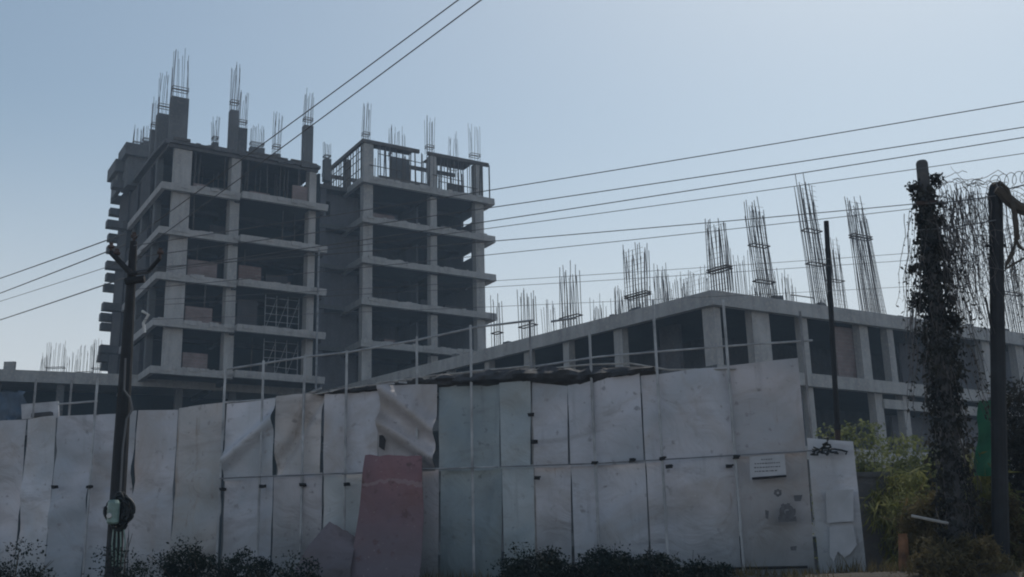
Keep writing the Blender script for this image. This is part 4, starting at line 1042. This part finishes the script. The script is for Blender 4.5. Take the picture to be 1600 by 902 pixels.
# gate pillar and low wall at the right end of the fence
g0 = at(1342, 880, 16.6); g1 = at(1402, 880, 16.6)
zt = at(1370, 745, 16.6).z
gp = empty('gate_pillar', Vector(((g0.x+g1.x)/2, 16.6, gz(g0.x, 16.6)-.1))); tag(gp, 'grey plastered gate pillar at the right end of the fence', 'pillar')
mb = MB(); mb.box((g0.x, 16.6, gp.location.z), (g1.x, 17.1, zt)); Bp(mb, 'shaft', 'concrete_dark', gp)
mb = MB(); mb.box((g0.x-.03, 16.57, zt), (g1.x+.03, 17.13, zt+.07)); Bp(mb, 'cap', 'concrete_dark', gp)
q = at(1412, 885, 14.4); q.z = gz(q.x, q.y)-.05
mb = MB(); zt2 = at(1412, 838, 14.4).z; op = empty('marker_post', q); tag(op, 'short rusty orange post among the bushes at the bottom right', 'post')
mb.tube([q, Vector((q.x+.03, q.y, zt2-.03)), Vector((q.x+.03, q.y, zt2))], [.07, .06, .05], 10); Bp(mb, 'shaft', 'orange', op)
mb = MB(); mb.tube([Vector((q.x+.03, q.y, zt2)), Vector((q.x+.03, q.y, zt2+.03))], .058, 8); Bp(mb, 'cap', 'orange', op)
# green netting strip
mb = MB(); K = 14
for j in range(K+1):
    for i in range(4):
        y = 626+118*j/K; x = 1530+i*9 + (j/K)*-8; p = at(x, y, VP+.35); p.y += .05*math.sin(i*2.1+j*.7); mb.v.append(p)
for j in range(K):
    for i in range(3): a = j*4+i; mb.f.append((a, a+4, a+5, a+1))
o = mb.build('green_net', M['green_sheet'], None, origin=at(1545, 744, VP+.35), smooth=True); tag(o, 'narrow strip of green netting hanging left of the straight pole', 'netting')
# fallen pole in the bushes
mb = MB(); P = [at(1424, 806, 14.), at(1482, 818, 13.8)]; mb.tube(P, .02, 6); o = mb.build('bamboo_pole', M['bamboo'], None, origin=P[0]); tag(o, 'thin pale stick lying level in the bushes below the vine covered pole', 'pole')

# ------------------------------------------------------------------ BUSHES
def bush(px0, px1, pyt, D, label, leafm, n, ls=(.03, .07), depth=.5, droop=.2, stems=8, asp=.55, flat=2.2, low=0.):
    zt = at((px0+px1)/2, pyt, D).z; xa, xb = at(px0, 850, D).x, at(px1, 850, D).x; cx_ = (xa+xb)/2
    zb = gz(cx_, D)-.03; H = zt-zb; rt = empty('bush', (cx_, D, zb)); tag(rt, label, 'bush')
    W_ = (xb-xa)/2; mbL = MB(); mbS = MB(); clumps = []; sd_ = rnd(0, 50)
    nC = max(9, int(n/110))
    for q in range(nC):
        a = rnd(-1, 1); b_ = rnd(-1, 1); rr = (abs(a)**flat + abs(b_)**2)
        if rr > 1.1: a *= .6; b_ *= .6; rr = abs(a)**flat + abs(b_)**2
        hmax = H*math.sqrt(max(.05, 1-rr*.85)) * (.95+.3*noise.noise(Vector((a*3+sd_, b_, 1))))
        h = hmax*(low + (1-low)*rnd(0, 1)**.55)
        clumps.append((Vector((cx_+a*W_*.9, D+b_*depth*.8, zb + h)), rnd(.07, .17)*min(2.4, max(.9, H*1.2))))
    for q in range(n):
        c, r_ = random.choice(clumps); e = rdir()*(rnd(0, 1)**.4)
        P = c + Vector((e.x*r_*1.25, e.y*r_, e.z*r_*.85))
        if q % 14 == 0: P += rdir()*r_*.7          # stray sprigs
        P.z = max(zb+.02, min(P.z, zt+.06))
        d = (rdir() + Vector((0, 0, -droop))).normalized(); L = rnd(*ls)*rnd(.6, 1.25); mbL.leaf(P, d, rdir(), L, L*asp*rnd(.6, 1.2))
    for q in range(stems):
        c, r_ = random.choice(clumps); P0 = Vector((cx_+rnd(-.4,.4)*W_, D+rnd(-.2,.2), zb))
        tip = c + rdir()*r_*1.1 + Vector((0, 0, r_*.6))
        mbS.tube([P0, P0.lerp(c, .5)+Vector((rnd(-.08,.08),0,.05)), c, tip], [.014, .010, .006, .003], 4)
    mbL.build('foliage', leafm, rt, origin=rt.location); mbS.build('stem', M['bark'], rt, origin=rt.location)
    return rt
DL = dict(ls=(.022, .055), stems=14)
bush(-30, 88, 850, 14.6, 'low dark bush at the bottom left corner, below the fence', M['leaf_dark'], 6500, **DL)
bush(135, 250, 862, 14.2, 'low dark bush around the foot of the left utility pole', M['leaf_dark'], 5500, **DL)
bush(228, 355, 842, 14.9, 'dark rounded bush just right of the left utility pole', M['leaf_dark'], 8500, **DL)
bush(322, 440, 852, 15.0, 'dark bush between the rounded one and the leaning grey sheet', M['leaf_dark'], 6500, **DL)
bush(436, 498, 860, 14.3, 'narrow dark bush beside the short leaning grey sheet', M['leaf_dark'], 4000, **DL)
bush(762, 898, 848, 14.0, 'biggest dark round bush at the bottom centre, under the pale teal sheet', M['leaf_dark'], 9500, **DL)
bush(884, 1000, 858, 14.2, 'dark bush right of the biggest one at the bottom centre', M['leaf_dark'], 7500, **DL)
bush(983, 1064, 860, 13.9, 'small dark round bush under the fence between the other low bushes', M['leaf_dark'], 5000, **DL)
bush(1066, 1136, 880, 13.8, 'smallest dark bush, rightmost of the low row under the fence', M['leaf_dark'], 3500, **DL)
# right hand vegetation
bush(1296, 1412, 668, 18.4, 'tall pale green creeper bush behind the end of the fence, beside the thin steel post', M['leaf_green'], 13000, ls=(.04, .10), depth=.5, droop=.5, stems=24, flat=6)
bush(1382, 1500, 690, 17.4, 'tall green bush between the gate pillar and the vine covered pole', M['leaf_green'], 15000, ls=(.04, .11), depth=.6, droop=.5, stems=30, flat=5)
bush(1380, 1456, 712, 16.3, 'yellow green drooping bush in front of the taller green one', M['leaf_yellow'], 3800, ls=(.10, .28), droop=.9, asp=.12, stems=20, flat=4)
bush(1420, 1505, 770, 15.2, 'brownish half dry bush at the foot of the vine covered pole', M['leaf_brown'], 5200, ls=(.08, .22), droop=.2, asp=.12, stems=26, flat=4)
bush(1500, 1580, 700, 14.9, 'green and yellow bush between the feet of the two right poles', M['leaf_yellow'], 4600, ls=(.10, .28), droop=.9, asp=.12, stems=26, flat=4)
bush(1505, 1600, 762, 14.7, 'dense brown thicket at the foot of the straight pole', M['leaf_brown'], 8200, ls=(.04, .11), droop=.5, asp=.35, stems=34, flat=5)
bush(1565, 1700, 600, 15.4, 'tall dark brown thicket at the right edge of the photo', M['leaf_vine'], 15000, ls=(.04, .11), droop=.5, asp=.35, stems=50, flat=5)
bush(1418, 1570, 842, 13.4, 'low dry brush along the bottom right of the photo', M['leaf_brown'], 7800, ls=(.03, .09), droop=.4, asp=.3, stems=34, flat=4)

# grass and weeds on the bank below the fence
mb = MB()
for q in range(15000):
    s_ = rnd(-14.5, 3.5); o_ = rnd(.15, 3.2); P = FP + fd*s_ + fn*o_
    if noise.noise(Vector((s_*.9, o_*.9, 2))) < rnd(-.35, .25): continue
    P.z = gz(P.x, P.y)-.01; h = rnd(.05, .2)*(1.4 if o_ < .6 else .8)
    d = Vector((rnd(-.5, .5), rnd(-.5, .5), 1)).normalized(); a = rnd(0, 6.3); sd2 = Vector((math.cos(a), math.sin(a), 0))*rnd(.004, .012)
    n0 = len(mb.v); mb.v += [P-sd2, P+sd2, P+d*h]; mb.f.append((n0, n0+1, n0+2))
tag(mb.build('grass', M['leaf_brown']), 'dry weeds growing on the bank below the fence', 'grass', kind='stuff')

# ------------------------------------------------------------------ render settings
scn.render.engine = 'CYCLES'
scn.view_settings.view_transform = 'Standard'; scn.view_settings.look = 'None'; scn.view_settings.exposure = 0; scn.view_settings.gamma = 1
scn.cycles.use_denoising = True; scn.cycles.max_bounces = 6; scn.cycles.diffuse_bounces = 3; scn.cycles.glossy_bounces = 2
scn.cycles.volume_bounces = 0; scn.cycles.transparent_max_bounces = 4
scn.cycles.filter_width = 2.0
